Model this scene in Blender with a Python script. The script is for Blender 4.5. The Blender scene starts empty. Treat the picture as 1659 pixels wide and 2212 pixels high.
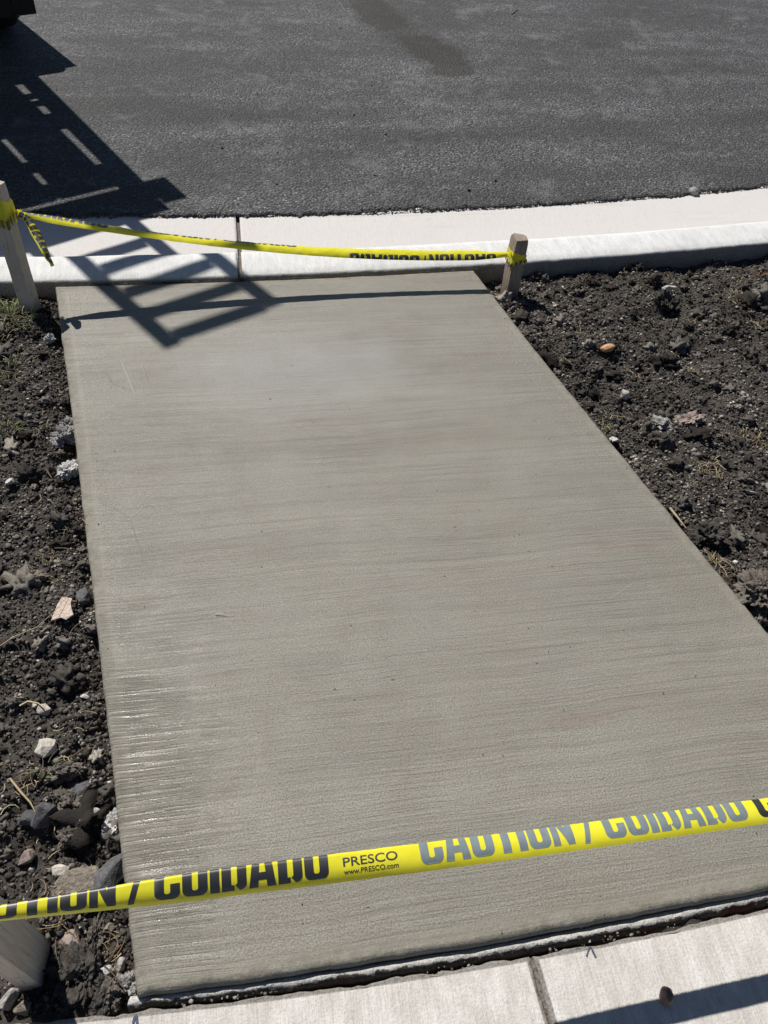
import bpy, bmesh, math, random
import numpy as np
from mathutils import Vector, Matrix, noise as mnoise
rng = np.random.default_rng(7); random.seed(7)
sc = bpy.context.scene
C = sc.collection

# ---------------------------------------------------------------- camera
CAM_H, PITCH, ROLL = 1.55, 47.3, 4.4
FPX, CX, CY = 1661.0, 829.5, 1106.0           # survey picture 1659 x 2212
_p, _r = math.radians(PITCH), math.radians(ROLL)
FW = np.array([0, math.cos(_p), -math.sin(_p)]); _up = np.array([0, math.sin(_p), math.cos(_p)]); _rt = np.array([1., 0, 0])
RT = math.cos(_r)*_rt + math.sin(_r)*_up; UP = -math.sin(_r)*_rt + math.cos(_r)*_up
cam = bpy.data.cameras.new('camera'); camo = bpy.data.objects.new('camera', cam); C.objects.link(camo)
cam.sensor_fit = 'VERTICAL'; cam.sensor_height = 36.0; cam.lens = 36.0*FPX/2212.0
cam.clip_start = 0.05; cam.clip_end = 400
m = Matrix(((RT[0], UP[0], -FW[0], 0), (RT[1], UP[1], -FW[1], 0), (RT[2], UP[2], -FW[2], CAM_H), (0, 0, 0, 1)))
camo.matrix_world = m; sc.camera = camo

def at(x, y, z=0.0):
    """point of the level z that was surveyed at (x, y)"""
    v = (x-CX)/FPX*RT - (y-CY)/FPX*UP + FW
    t = (z-CAM_H)/v[2]
    return np.array([v[0]*t, v[1]*t, z])

# ---------------------------------------------------------------- light
SUN_AZ, SUN_EL = 140.3, 50.0                  # heading of the shadows, height of the sun
w = bpy.data.worlds.new('World'); sc.world = w; w.use_nodes = True
wn = w.node_tree.nodes; wn.clear()
sky = wn.new('ShaderNodeTexSky'); sky.sky_type = 'NISHITA'; sky.sun_disc = False
sky.sun_elevation = math.radians(SUN_EL); sky.sun_rotation = math.radians(SUN_AZ-180.0)
sky.air_density = 0.75; sky.dust_density = 0.1; sky.ozone_density = 1.4
bg = wn.new('ShaderNodeBackground'); bg.inputs['Strength'].default_value = 0.05
wo = wn.new('ShaderNodeOutputWorld'); w.node_tree.links.new(sky.outputs[0], bg.inputs[0]); w.node_tree.links.new(bg.outputs[0], wo.inputs[0])
sun = bpy.data.lights.new('sun', 'SUN'); sun.energy = 5.0; sun.angle = math.radians(0.53); sun.color = (1.0, 0.965, 0.91)
suno = bpy.data.objects.new('sun', sun); C.objects.link(suno)
_a, _e = math.radians(SUN_AZ), math.radians(SUN_EL)
sdir = Vector((math.sin(_a)*math.cos(_e), math.cos(_a)*math.cos(_e), -math.sin(_e)))
suno.rotation_euler = sdir.to_track_quat('-Z', 'Y').to_euler(); suno.location = (-3, 4, 6)
vs = sc.view_settings; vs.view_transform = 'Standard'; vs.look = 'None'; vs.gamma = 1.0; vs.use_curve_mapping = False; vs.exposure = 0.2
sc.cycles.max_bounces = 6

# ---------------------------------------------------------------- node helpers
class NT:
    def __init__(s, name):
        s.m = bpy.data.materials.new(name); s.m.use_nodes = True; s.t = s.m.node_tree; s.n = s.t.nodes
        s.b = s.n['Principled BSDF']; s.tc = s.n.new('ShaderNodeTexCoord')
    def link(s, a, b): s.t.links.new(a, b)
    def _in(s, node, i, v):
        if v is None: return
        if hasattr(v, 'is_output'): s.link(v, node.inputs[i])
        else: node.inputs[i].default_value = v
    def map(s, scale=(1, 1, 1), loc=(0, 0, 0), rot=0.0, src='Object', typ='POINT'):
        if typ == 'POINT' and rot:
            r = s.n.new('ShaderNodeMapping'); r.inputs['Rotation'].default_value = (0, 0, rot); s.link(s.tc.outputs[src], r.inputs['Vector'])
            q = s.n.new('ShaderNodeMapping'); q.inputs['Scale'].default_value = scale; q.inputs['Location'].default_value = loc; s.link(r.outputs[0], q.inputs['Vector']); return q.outputs[0]
        m = s.n.new('ShaderNodeMapping'); m.vector_type = typ
        m.inputs['Location'].default_value = loc; m.inputs['Rotation'].default_value = (0, 0, rot); m.inputs['Scale'].default_value = scale
        s.link(s.tc.outputs[src], m.inputs['Vector']); return m.outputs[0]
    def noise(s, vec=None, scale=5, detail=4, rough=.55, dist=0):
        n = s.n.new('ShaderNodeTexNoise'); s.link(vec if vec is not None else s.tc.outputs['Object'], n.inputs['Vector'])
        n.inputs['Scale'].default_value = scale; n.inputs['Detail'].default_value = detail; n.inputs['Roughness'].default_value = rough; n.inputs['Distortion'].default_value = dist
        return n.outputs[0]
    def voro(s, vec=None, scale=50, feature='F1', out=0, rand=1):
        n = s.n.new('ShaderNodeTexVoronoi'); n.feature = feature; s.link(vec if vec is not None else s.tc.outputs['Object'], n.inputs['Vector'])
        n.inputs['Scale'].default_value = scale; n.inputs['Randomness'].default_value = rand; return n.outputs[out]
    def mr(s, v, a, b, c=0., d=1.):
        n = s.n.new('ShaderNodeMapRange'); s._in(n, 0, v); n.inputs[1].default_value = a; n.inputs[2].default_value = b; n.inputs[3].default_value = c; n.inputs[4].default_value = d
        return n.outputs[0]
    def math(s, op, a, b=None):
        n = s.n.new('ShaderNodeMath'); n.operation = op; s._in(n, 0, a); s._in(n, 1, b); return n.outputs[0]
    def mix(s, f, a, b, mode='MIX'):
        n = s.n.new('ShaderNodeMix'); n.data_type = 'RGBA'; n.blend_type = mode
        s._in(n, 0, f)
        for i, v in ((6, a), (7, b)):
            if isinstance(v, tuple) and len(v) == 3: v = v+(1,)
            s._in(n, i, v)
        return n.outputs[2]
    def bump(s, h, dist=.002, strength=1., nrm=None):
        n = s.n.new('ShaderNodeBump'); s._in(n, 'Height', h); n.inputs['Distance'].default_value = dist; n.inputs['Strength'].default_value = strength
        if nrm is not None: s.link(nrm, n.inputs['Normal'])
        return n.outputs[0]
    def attr(s, name='Col'):
        n = s.n.new('ShaderNodeAttribute'); n.attribute_name = name; return n.outputs['Color']
    def ell(s, c, rx, ry, rot, soft=.35, wob=.25, wscale=6.):
        """soft mask of an ellipse lying on the ground, its rim wobbled by noise"""
        v = s.map((rx, ry, 50), (c[0], c[1], 0), rot, typ='TEXTURE')
        l = s.n.new('ShaderNodeVectorMath'); l.operation = 'LENGTH'; s.link(v, l.inputs[0])
        nz = s.mr(s.noise(None, wscale, 5, .65), .3, .7, -wob, wob)
        return s.mr(s.math('ADD', l.outputs['Value'], nz), 1+soft*.5, 1-soft*.5)
    def out(s, col=None, rough=None, nrm=None, spec=None, **kw):
        if col is not None: s._in(s.b, 'Base Color', col+(1,) if isinstance(col, tuple) and len(col) == 3 else col)
        s._in(s.b, 'Roughness', rough)
        if nrm is not None: s.link(nrm, s.b.inputs['Normal'])
        s._in(s.b, 'Specular IOR Level', spec)
        for k, v in kw.items(): s._in(s.b, k.replace('_', ' '), v)
        return s.m
KROT = math.radians(-12.0)

def mat_slab():
    t = NT('fresh_concrete')
    rot = -math.radians(12.2)
    # broom strokes wander a little: push the coordinates about before stretching them
    wb = t.n.new('ShaderNodeTexNoise'); t.link(t.tc.outputs['Object'], wb.inputs['Vector']); wb.inputs['Scale'].default_value = 1.7; wb.inputs['Detail'].default_value = 3
    vm = t.n.new('ShaderNodeVectorMath'); vm.operation = 'MULTIPLY_ADD'; t.link(wb.outputs['Color'], vm.inputs[0]); vm.inputs[1].default_value = (.05, .05, 0); t.link(t.tc.outputs['Object'], vm.inputs[2])
    r_ = t.n.new('ShaderNodeMapping'); r_.inputs['Rotation'].default_value = (0, 0, rot); t.link(vm.outputs[0], r_.inputs['Vector'])
    def stretch(sc_, loc=(0, 0, 0)):
        m_ = t.n.new('ShaderNodeMapping'); m_.inputs['Scale'].default_value = sc_; m_.inputs['Location'].default_value = loc; t.link(r_.outputs[0], m_.inputs['Vector']); return m_.outputs[0]
    st = t.noise(stretch((2.6, 190, 1)), 1, 4, .62)                    # broom lines
    st2 = t.noise(stretch((1.3, 48, 1), (3, 9, 0)), 1, 4, .6)          # broom passes
    band = t.noise(stretch((.55, 5.5, 1), (5, 2, 0)), 1, 4, .55)
    where = t.mr(t.noise(None, 2.1, 4, .6), .36, .64)                  # where the broom bit
    gr = t.noise(None, 270, 3, .75); gr2 = t.noise(None, 210, 3, .65); mot = t.noise(None, 2.6, 5, .6); blot = t.noise(None, 9, 5, .62)
    col = t.mix(t.mr(band, .32, .68), (.205, .188, .150), (.300, .280, .232))
    col = t.mix(t.mr(mot, .38, .68, 0, .55), col, (.268, .256, .222))
    col = t.mix(t.mr(blot, .52, .72, 0, .45), col, (.195, .178, .142))
    col = t.mix(t.mr(blot, .46, .30, 0, .35), col, (.315, .300, .258))
    col = t.mix(t.math('MULTIPLY', t.mr(st, .30, .50, .75, 0), t.mr(where, 0, 1, .2, 1)), col, (.135, .120, .094))
    col = t.mix(t.mr(st2, .3, .48, .45, 0), col, (.155, .138, .108))
    col = t.mix(t.mr(gr, .36, .60, .75, 0), col, (.105, .095, .075))
    col = t.mix(t.mr(gr2, .56, .72, 0, .35), col, (.37, .35, .305))
    brown = t.math('MULTIPLY', t.mr(t.noise(stretch((1.6, 13, 1), (1.3, 4.4, 0)), 1, 3, .6), .60, .72), t.mr(t.noise(None, 80, 2, .6), .38, .58))
    col = t.mix(t.math('MULTIPLY', brown, .5), col, (.185, .115, .08))
    damp = t.ell(at(640, 800), .34, .16, .2, 1.2, .5, 4.)              # cooler cement paste left by the float
    col = t.mix(t.math('MULTIPLY', damp, .35), col, (.30, .305, .295))
    pit = t.math('MULTIPLY', t.mr(t.voro(None, 17), .045, .03), t.mr(t.voro(None, 17, out=1), .45, .5))
    col = t.mix(t.math('MULTIPLY', pit, .85), col, (.035, .03, .026))
    scr = t.math('MULTIPLY', t.mr(t.voro(t.map((1.1, 2.6, 1), rot=.9), 2.4, 'DISTANCE_TO_EDGE'), .006, .0), t.mr(t.noise(None, 1.9, 2, .5), .58, .68))
    col = t.mix(t.math('MULTIPLY', scr, .5), col, (.36, .34, .30))
    edge = t.attr('edge')
    col = t.mix(t.math('MULTIPLY', edge, .45), col, t.mix(t.mr(blot, .35, .65), (.185, .168, .135), (.275, .258, .215)))
    mud = t.math('MULTIPLY', t.mr(edge, .75, 1.), t.mr(t.noise(None, 26, 5, .7), .47, .60))
    col = t.mix(t.math('MULTIPLY', mud, .4), col, (.10, .085, .065))
    cut = t.math('SUBTRACT', 1., t.math('MULTIPLY', edge, .6))
    h = t.math('ADD', t.math('MULTIPLY', t.math('MULTIPLY', st, 1.3), t.mr(where, 0, 1, .35, 1)), t.math('MULTIPLY', st2, .8))
    h = t.math('ADD', h, t.math('MULTIPLY', gr, .8)); h = t.math('ADD', h, t.math('MULTIPLY', gr2, .35))
    h = t.math('SUBTRACT', t.math('MULTIPLY', h, cut), t.math('MULTIPLY', pit, .6))
    h = t.math('ADD', h, t.math('MULTIPLY', scr, .5)); h = t.math('ADD', h, t.math('MULTIPLY', t.math('MULTIPLY', edge, t.noise(None, 55, 4, .6)), 1.2))
    sheen_mask = t.math('MULTIPLY', t.ell(at(290, 1730), .13, .34, .35, 1.9, .7, 7.), t.mr(st, .44, .56))   # added ellipse, glossier and flatter along the broom ridges to bring out a sheen
    rg = t.math('ADD', t.mr(st, .35, .62, .52, .30), t.math('MULTIPLY', edge, .42)); rg = t.math('SUBTRACT', rg, t.math('MULTIPLY', sheen_mask, .16))
    h = t.math('MULTIPLY', h, t.math('SUBTRACT', 1., t.math('MULTIPLY', sheen_mask, .55)))
    return t.out(col, rg, t.bump(h, .0028, .85), .45)

def mat_white_concrete(name, a=(.60, .575, .535), b=(.74, .72, .69), rot=KROT, dirt=.35):
    t = NT(name)
    fine = t.noise(t.map((260, 14, 60), rot=rot), 1, 4, .65)
    mot = t.noise(t.map((34, 13, 20), rot=rot), 1, 5, .68); big = t.noise(None, 2.3, 4, .5); gr = t.noise(None, 190, 3, .7)
    col = t.mix(t.mr(mot, .32, .68), a, b)
    col = t.mix(t.mr(big, .5, .75, 0, dirt), col, tuple(x*.8 for x in a))
    col = t.mix(t.mr(fine, .32, .52, .3, 0), col, tuple(x*.7 for x in a))
    col = t.mix(t.mr(gr, .3, .5, .35, 0), col, tuple(x*.66 for x in a))
    col = t.mix(t.math('MULTIPLY', t.attr('gut'), t.mr(mot, .35, .65, .45, .9)), col, (.555, .52, .49))
    spot = t.math('MULTIPLY', t.mr(t.voro(None, 9), .12, .05), t.mr(t.voro(None, 9, out=1), .62, .68))
    col = t.mix(t.math('MULTIPLY', spot, .3), col, (.38, .35, .30))
    col = t.mix(t.math('MULTIPLY', t.attr('edge'), .85), col, t.mix(t.mr(gr, .35, .6), (.07, .062, .052), (.20, .185, .165)))  # soiled rims; shade on the kerb's back is darkened into this colour too
    h = t.math('ADD', fine, t.math('ADD', t.math('MULTIPLY', gr, .8), t.math('MULTIPLY', mot, .8)))
    pore = t.mr(t.voro(None, 120), .16, .08)
    pore = t.math('MULTIPLY', pore, t.mr(mot, .45, .6))
    col = t.mix(t.math('MULTIPLY', pore, .5), col, tuple(x*.45 for x in a))
    scuff = t.math('MULTIPLY', t.mr(t.noise(t.map((1.5, 30, 30), rot=rot), 1, 5, .65), .60, .75), t.attr('gut'))
    col = t.mix(t.math('MULTIPLY', scuff, .45), col, (.36, .33, .30))
    return t.out(col, .85, t.bump(h, .003, .7), .3)

def mat_asphalt():
    t = NT('worn_asphalt')
    def sep(v):
        sp = t.n.new('ShaderNodeSeparateColor'); t.link(v, sp.inputs[0]); return sp.outputs[0]
    r1, d1 = sep(t.voro(None, 82, out=1)), t.voro(None, 82)
    r2, d2 = sep(t.voro(None, 150, out=1)), t.voro(None, 150)
    gr = t.noise(None, 260, 3, .7)
    col = t.mix(t.mr(r1, .05, .95), (.066, .065, .066), (.215, .212, .216))
    col = t.mix(t.mr(r2, .3, .9, 0, .6), col, (.195, .193, .196))
    col = t.mix(t.math('MULTIPLY', t.mr(r1, .92, .96), .8), col, (.40, .39, .38))
    col = t.mix(t.math('MULTIPLY', t.mr(r2, .95, .975), .8), col, (.44, .43, .42))
    col = t.mix(t.mr(d1, .40, .72, 0, .85), col, (.022, .022, .023))
    col = t.mix(t.mr(gr, .36, .56, .5, 0), col, (.028, .028, .029))
    big = t.noise(t.map((.8, 1.7, 1), rot=KROT), 1.3, 7, .66); mid = t.noise(None, 4.2, 6, .7); tr = t.noise(t.map((.35, 3.2, 1), (2, 1, 0), rot=KROT), 1, 6, .65)
    dark = t.mix(.66, col, (.042, .041, .040))
    col = t.mix(t.mr(big, .40, .60), dark, col)
    col = t.mix(t.mr(tr, .50, .36, 0, .7), col, dark)
    col = t.mix(t.mr(mid, .54, .72, 0, .5), col, (.25, .248, .25))
    fleck = t.mr(t.noise(None, 30, 5, .75), .50, .62)
    pale = t.mix(.55, col, (.33, .325, .32))
    for px, py, rx, ry in ((745, 182, .10, .05), (640, 22, .06, .025), (1230, 310, .22, .05), (1050, 265, .16, .05), (560, 405, .10, .05), (1530, 335, .22, .05), (1320, 355, .22, .05), (820, 430, .06, .03), (985, 268, .10, .05)):
        c = at(px, py, -.12); mk = t.math('MULTIPLY', t.ell(c, rx*1.2, ry*1.8, .2, 1.3, .8, 16.), fleck)
        col = t.mix(t.math('MULTIPLY', mk, .7), col, pale)
    stain = t.mix(.74, col, (.030, .023, .014))
    c1, c2, c3 = at(815, 30, -.12), at(935, 112, -.12), at(975, 150, -.12)
    m1 = t.ell(c1, .55, .17, math.radians(110), .5, .3, 7.); m2 = t.ell(c2, .40, .17, math.radians(118), .4, .25, 9.); m3 = t.ell(c3, .15, .13, .5, .5, .3, 9.)
    mk = t.math('MAXIMUM', t.math('MAXIMUM', m1, m2), m3)
    col = t.mix(t.math('MULTIPLY', mk, .95), col, stain)
    for px, py, rx, ry, s_ in ((560, 250, .42, .10, .6), (1295, 100, .12, .06, .7), (700, 300, .5, .1, .45), (1000, 300, .4, .06, .45), (1450, 150, .6, .1, .4), (330, 230, .3, .1, .4)):
        c = at(px, py, -.12); mk = t.math('MULTIPLY', t.ell(c, rx, ry, .25, 1.2, .7, 9.), t.mr(mid, .3, .55, .4, 1))
        col = t.mix(t.math('MULTIPLY', mk, s_), col, (.034, .032, .030))
    h = t.math('ADD', t.math('MULTIPLY', d1, -1.0), t.math('ADD', t.math('MULTIPLY', gr, .5), t.math('MULTIPLY', r1, .7)))
    h = t.math('ADD', h, t.math('MULTIPLY', d2, -.4))
    return t.out(col, .74, t.bump(h, .011, .9), .32)

def mat_soil():
    t = NT('black_soil')
    a = t.noise(None, 60, 5, .7); b = t.noise(None, 7, 4, .6); g = t.noise(None, 260, 3, .7)
    col = t.mix(t.mr(a, .3, .7), (.032, .028, .024), (.082, .072, .063))
    col = t.mix(t.mr(b, .5, .72, 0, .6), col, (.062, .052, .043))
    col = t.mix(t.mr(g, .62, .74, 0, .5), col, (.13, .118, .10))
    return t.out(col, .95, t.bump(t.math('ADD', a, t.math('MULTIPLY', g, .5)), .006, .9), .15)

def mat_attr(name, rough=.9, bs=220, bd=.003, spec=.2, vary=.35):
    t = NT(name)
    a = t.noise(None, bs, 4, .7); b = t.noise(None, bs*.3, 3, .6)
    col = t.attr('Col')
    dk = t.mix(1., col, (.45, .44, .42), 'MULTIPLY')
    col = t.mix(t.mr(a, .35, .65, vary*1.6, 0), col, dk)
    return t.out(col, rough, t.bump(t.math('ADD', a, b), bd, .8), spec)

def mat_rock(name, base, dark, rough=.85, sc_=90, bd=.004):
    t = NT(name)
    a = t.noise(None, sc_, 5, .7); b = t.noise(None, sc_*.25, 4, .6); g = t.noise(None, sc_*3.5, 3, .7)
    col = t.mix(t.mr(a, .35, .62), dark, base)
    col = t.mix(t.mr(b, .5, .7, 0, .5), col, tuple(.5*(x+y) for x, y in zip(base, dark)))
    return t.out(col, rough, t.bump(t.math('ADD', b, t.math('ADD', t.math('MULTIPLY', a, .7), t.math('MULTIPLY', g, .25))), bd, .9), .3)

def mat_wood(name, a, b, weather=(.30, .285, .27), wz=.5):
    t = NT(name)
    gr = t.noise(t.map((150, 150, 6)), 1, 6, .68, .5); big = t.noise(t.map((18, 18, 5)), 1, 4, .6); kn = t.noise(None, 30, 4, .6)
    col = t.mix(t.mr(gr, .32, .68), a, b)
    col = t.mix(t.mr(big, .4, .65, 0, wz), col, weather)
    col = t.mix(t.mr(kn, .62, .72, 0, .45), col, tuple(x*.35 for x in a))
    low = t.n.new('ShaderNodeSeparateXYZ'); t.link(t.tc.outputs['Object'], low.inputs[0])
    mud = t.math('MULTIPLY', t.mr(t.math('ADD', low.outputs[2], t.mr(big, .2, .8, -.05, .05)), -.005, -.06), .55)
    col = t.mix(mud, col, (.06, .052, .045))
    crk = t.mr(gr, .36, .30)
    col = t.mix(t.math('MULTIPLY', crk, .7), col, tuple(x*.2 for x in a))
    return t.out(col, .88, t.bump(gr, .006, 1.), .2)

def mat_plain(name, col, rough=.5, spec=.5, nz=.15, ns=40, bd=.0, **kw):
    t = NT(name)
    a = t.noise(None, ns, 4, .6)
    c = t.mix(t.mr(a, .3, .7), tuple(x*(1-nz) for x in col), tuple(min(1, x*(1+nz)) for x in col))
    return t.out(c, rough, t.bump(a, bd, .7) if bd else None, spec, **kw)

def mat_tape():
    t = NT('yellow_plastic_tape')
    a = t.noise(None, 45, 3, .5); wr = t.noise(t.map((60, 60, 60)), 1, 3, .5)
    col = t.mix(t.mr(a, .3, .7), (.86, .80, .035), (.90, .86, .06))
    t.out(col, .26, t.bump(wr, .0009, .4), .5)
    tr = t.n.new('ShaderNodeBsdfTranslucent'); tr.inputs[0].default_value = (.85, .74, .02, 1)
    mx = t.n.new('ShaderNodeMixShader'); mx.inputs[0].default_value = .3
    o = t.n['Material Output']; t.link(t.b.outputs[0], mx.inputs[1]); t.link(tr.outputs[0], mx.inputs[2]); t.link(mx.outputs[0], o.inputs[0])
    return t.m

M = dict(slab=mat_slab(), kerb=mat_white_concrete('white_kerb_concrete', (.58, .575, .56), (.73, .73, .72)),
         walk=mat_white_concrete('pale_pavement_concrete', (.47, .44, .40), (.66, .635, .60), rot=KROT, dirt=.3),
         asphalt=mat_asphalt(), soil=mat_soil(), clod=mat_attr('soil_clods', .95, 240, .004, .12),
         grit=mat_attr('loose_grit', .85, 260, .002, .3), plant=mat_attr('plant', .7, 90, .0, .3, .15),
         stake=mat_wood('weathered_stake_wood', (.19, .145, .105), (.42, .335, .26), (.32, .295, .265)),
         stake2=mat_wood('pale_stake_wood', (.50, .40, .30), (.68, .58, .47), (.58, .55, .51), .6),
         tape=mat_tape(), ink=mat_plain('black_tape_ink', (.012, .012, .013), .5, .9, .05, Coat_Weight=.4, Coat_Roughness=.4),
         ink2=mat_plain('grey_tape_ink', (.17, .205, .215), .35, .6, .12, 60), rubber=mat_plain('black_rubber', (.013, .012, .012), .75, .3, .3, 60, .002), steel=mat_plain('black_painted_steel', (.02, .02, .021), .5, .5),  # ink2: grey in place of black for one pair of words
         white=mat_plain('white_paint', (.55, .54, .52), .6), deckwood=mat_wood('deck_wood', (.09, .07, .05), (.2, .16, .12)), rim=mat_plain('grey_rim', (.3, .3, .3), .4),
         lamp=mat_plain('red_lens', (.35, .01, .01), .25),
         filler=mat_rock('joint_filler', (.24, .20, .17), (.05, .04, .034), .95, 160), pencil=mat_plain('blue_marker', (.05, .055, .11), .7),
         crumb=mat_rock('mortar_crumb', (.38, .36, .32), (.15, .135, .115), .95, 140))

# ---------------------------------------------------------------- mesh helpers
def mesh_np(name, verts, faces, mat, parent=None, col=None, smooth=False):
    """verts (n,3), faces (m,k) all with the same k"""
    verts = np.asarray(verts, np.float32); faces = np.asarray(faces, np.int32); k = faces.shape[1]
    me = bpy.data.meshes.new(name)
    me.vertices.add(len(verts)); me.vertices.foreach_set('co', verts.ravel())
    me.loops.add(faces.size); me.loops.foreach_set('vertex_index', faces.ravel())
    me.polygons.add(len(faces)); me.polygons.foreach_set('loop_start', np.arange(0, faces.size, k, dtype=np.int32))
    if smooth: me.polygons.foreach_set('use_smooth', np.ones(len(faces), bool))
    me.update(calc_edges=True); me.validate()
    if col is not None:
        a = me.attributes.new('Col', 'FLOAT_COLOR', 'POINT'); c = np.ones((len(verts), 4), np.float32); c[:, :3] = col; a.data.foreach_set('color', c.ravel())
    me.materials.append(mat)
    o = bpy.data.objects.new(name, me); C.objects.link(o); o.parent = parent
    return o
def bm_obj(name, bm, mat, parent=None, smooth=False):
    me = bpy.data.meshes.new(name); bmesh.ops.recalc_face_normals(bm, faces=bm.faces[:])
    if smooth:
        for f in bm.faces: f.smooth = True
    bm.to_mesh(me); bm.free(); me.materials.append(mat)
    o = bpy.data.objects.new(name, me); C.objects.link(o); o.parent = parent
    return o
def tag(o, label, cat, group=None):
    o['label'] = label; o['category'] = cat
    if group: o['group'] = group
    return o
def struct(o): o['kind'] = 'structure'; return o
def stuff(o, label=None, cat=None):
    o['kind'] = 'stuff'
    if label: o['label'] = label
    if cat: o['category'] = cat
    return o
def empty(name, loc=(0, 0, 0)):
    o = bpy.data.objects.new(name, None); C.objects.link(o); o.location = loc; o.empty_display_size = .1
    return o
def child(o, root):
    """parent a mesh built in world coordinates to an Empty that stands elsewhere"""
    o.parent = root; o.matrix_parent_inverse = Matrix.Translation(-root.location); return o
def n2(x, y, s, seed=0.): return mnoise.noise(Vector((x*s+seed, y*s-seed*.7, seed*1.3)))
def fb(x, y, z, s, o=3, seed=0., gain=.5):
    a, v = 1., 0.
    for i in range(o):
        v += a*mnoise.noise(Vector((x*s+seed, y*s+seed, z*s-seed))); s *= 2.1; a *= gain
    return v

# ---------------------------------------------------------------- survey lines
def polyfit(pts, deg=2): p = np.array(pts); return np.polyfit(p[:, 0], p[:, 1], deg)
Pb = polyfit([at(*q, .005)[:2] for q in ((0, 612), (122, 606), (530, 597), (1022, 575), (1200, 562), (1659, 525))])
def lin(P, x, lo=-2.2, hi=2.6):
    x = np.asarray(x, float); xc = np.clip(x, lo, hi); return np.polyval(P, xc) + np.polyval(np.polyder(P), xc)*(x-xc)
Pa = polyfit([at(*q, -.125)[:2] for q in ((130, 465), (530, 470), (850, 455), (1050, 450), (1300, 435), (1659, 403))])
yb = lambda x: lin(Pb, x)            # back of the kerb
ya = lambda x: lin(Pa, x)            # where the asphalt starts
Pw = polyfit([at(*q, -.02)[:2] for q in ((65, 2204), (182, 2190), (549, 2146), (1055, 2079), (1659, 1955))])
yw = lambda x: lin(Pw, x, -1, 1.6)-.004   # edge of the old pavement

# ---------------------------------------------------------------- ground sheet and road
bm = bmesh.new(); bmesh.ops.create_grid(bm, x_segments=2, y_segments=2, size=120); bmesh.ops.translate(bm, verts=bm.verts, vec=(0, 0, -.34))
struct(bm_obj('ground', bm, M['soil']))

def build_road():
    xs = np.concatenate([np.linspace(-60, -4, 20), np.arange(-3.99, 4.5, .006), np.linspace(4.6, 60, 20)])
    nz = np.array([.022*n2(x, 0, 6, 1) + .024*n2(x, 0, 21, 2) + .018*n2(x, 0, 55, 3) + .004*n2(x, 0, 150, 4) for x in xs])
    bite = np.array([.06*max(0, n2(x, 3, 5, 8)-.3) for x in xs])
    e = ya(xs)+nz+bite
    rows = [(e, -.20), (e+.001, -.1255), (e+.004+.003*np.abs(nz)/.01, -.119), (e+.02, -.117), (e+.2, -.116), (e*0+60, -.116)]
    V = []; n = len(xs)
    for y, z in rows: V.append(np.stack([xs, y, np.full(n, z)], 1))
    V = np.concatenate(V); F = []
    for r in range(len(rows)-1):
        i = np.arange(n-1)+r*n; F.append(np.stack([i, i+1, i+1+n, i+n], 1))
    return struct(mesh_np('road', V, np.concatenate(F), M['asphalt']))
build_road()

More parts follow.
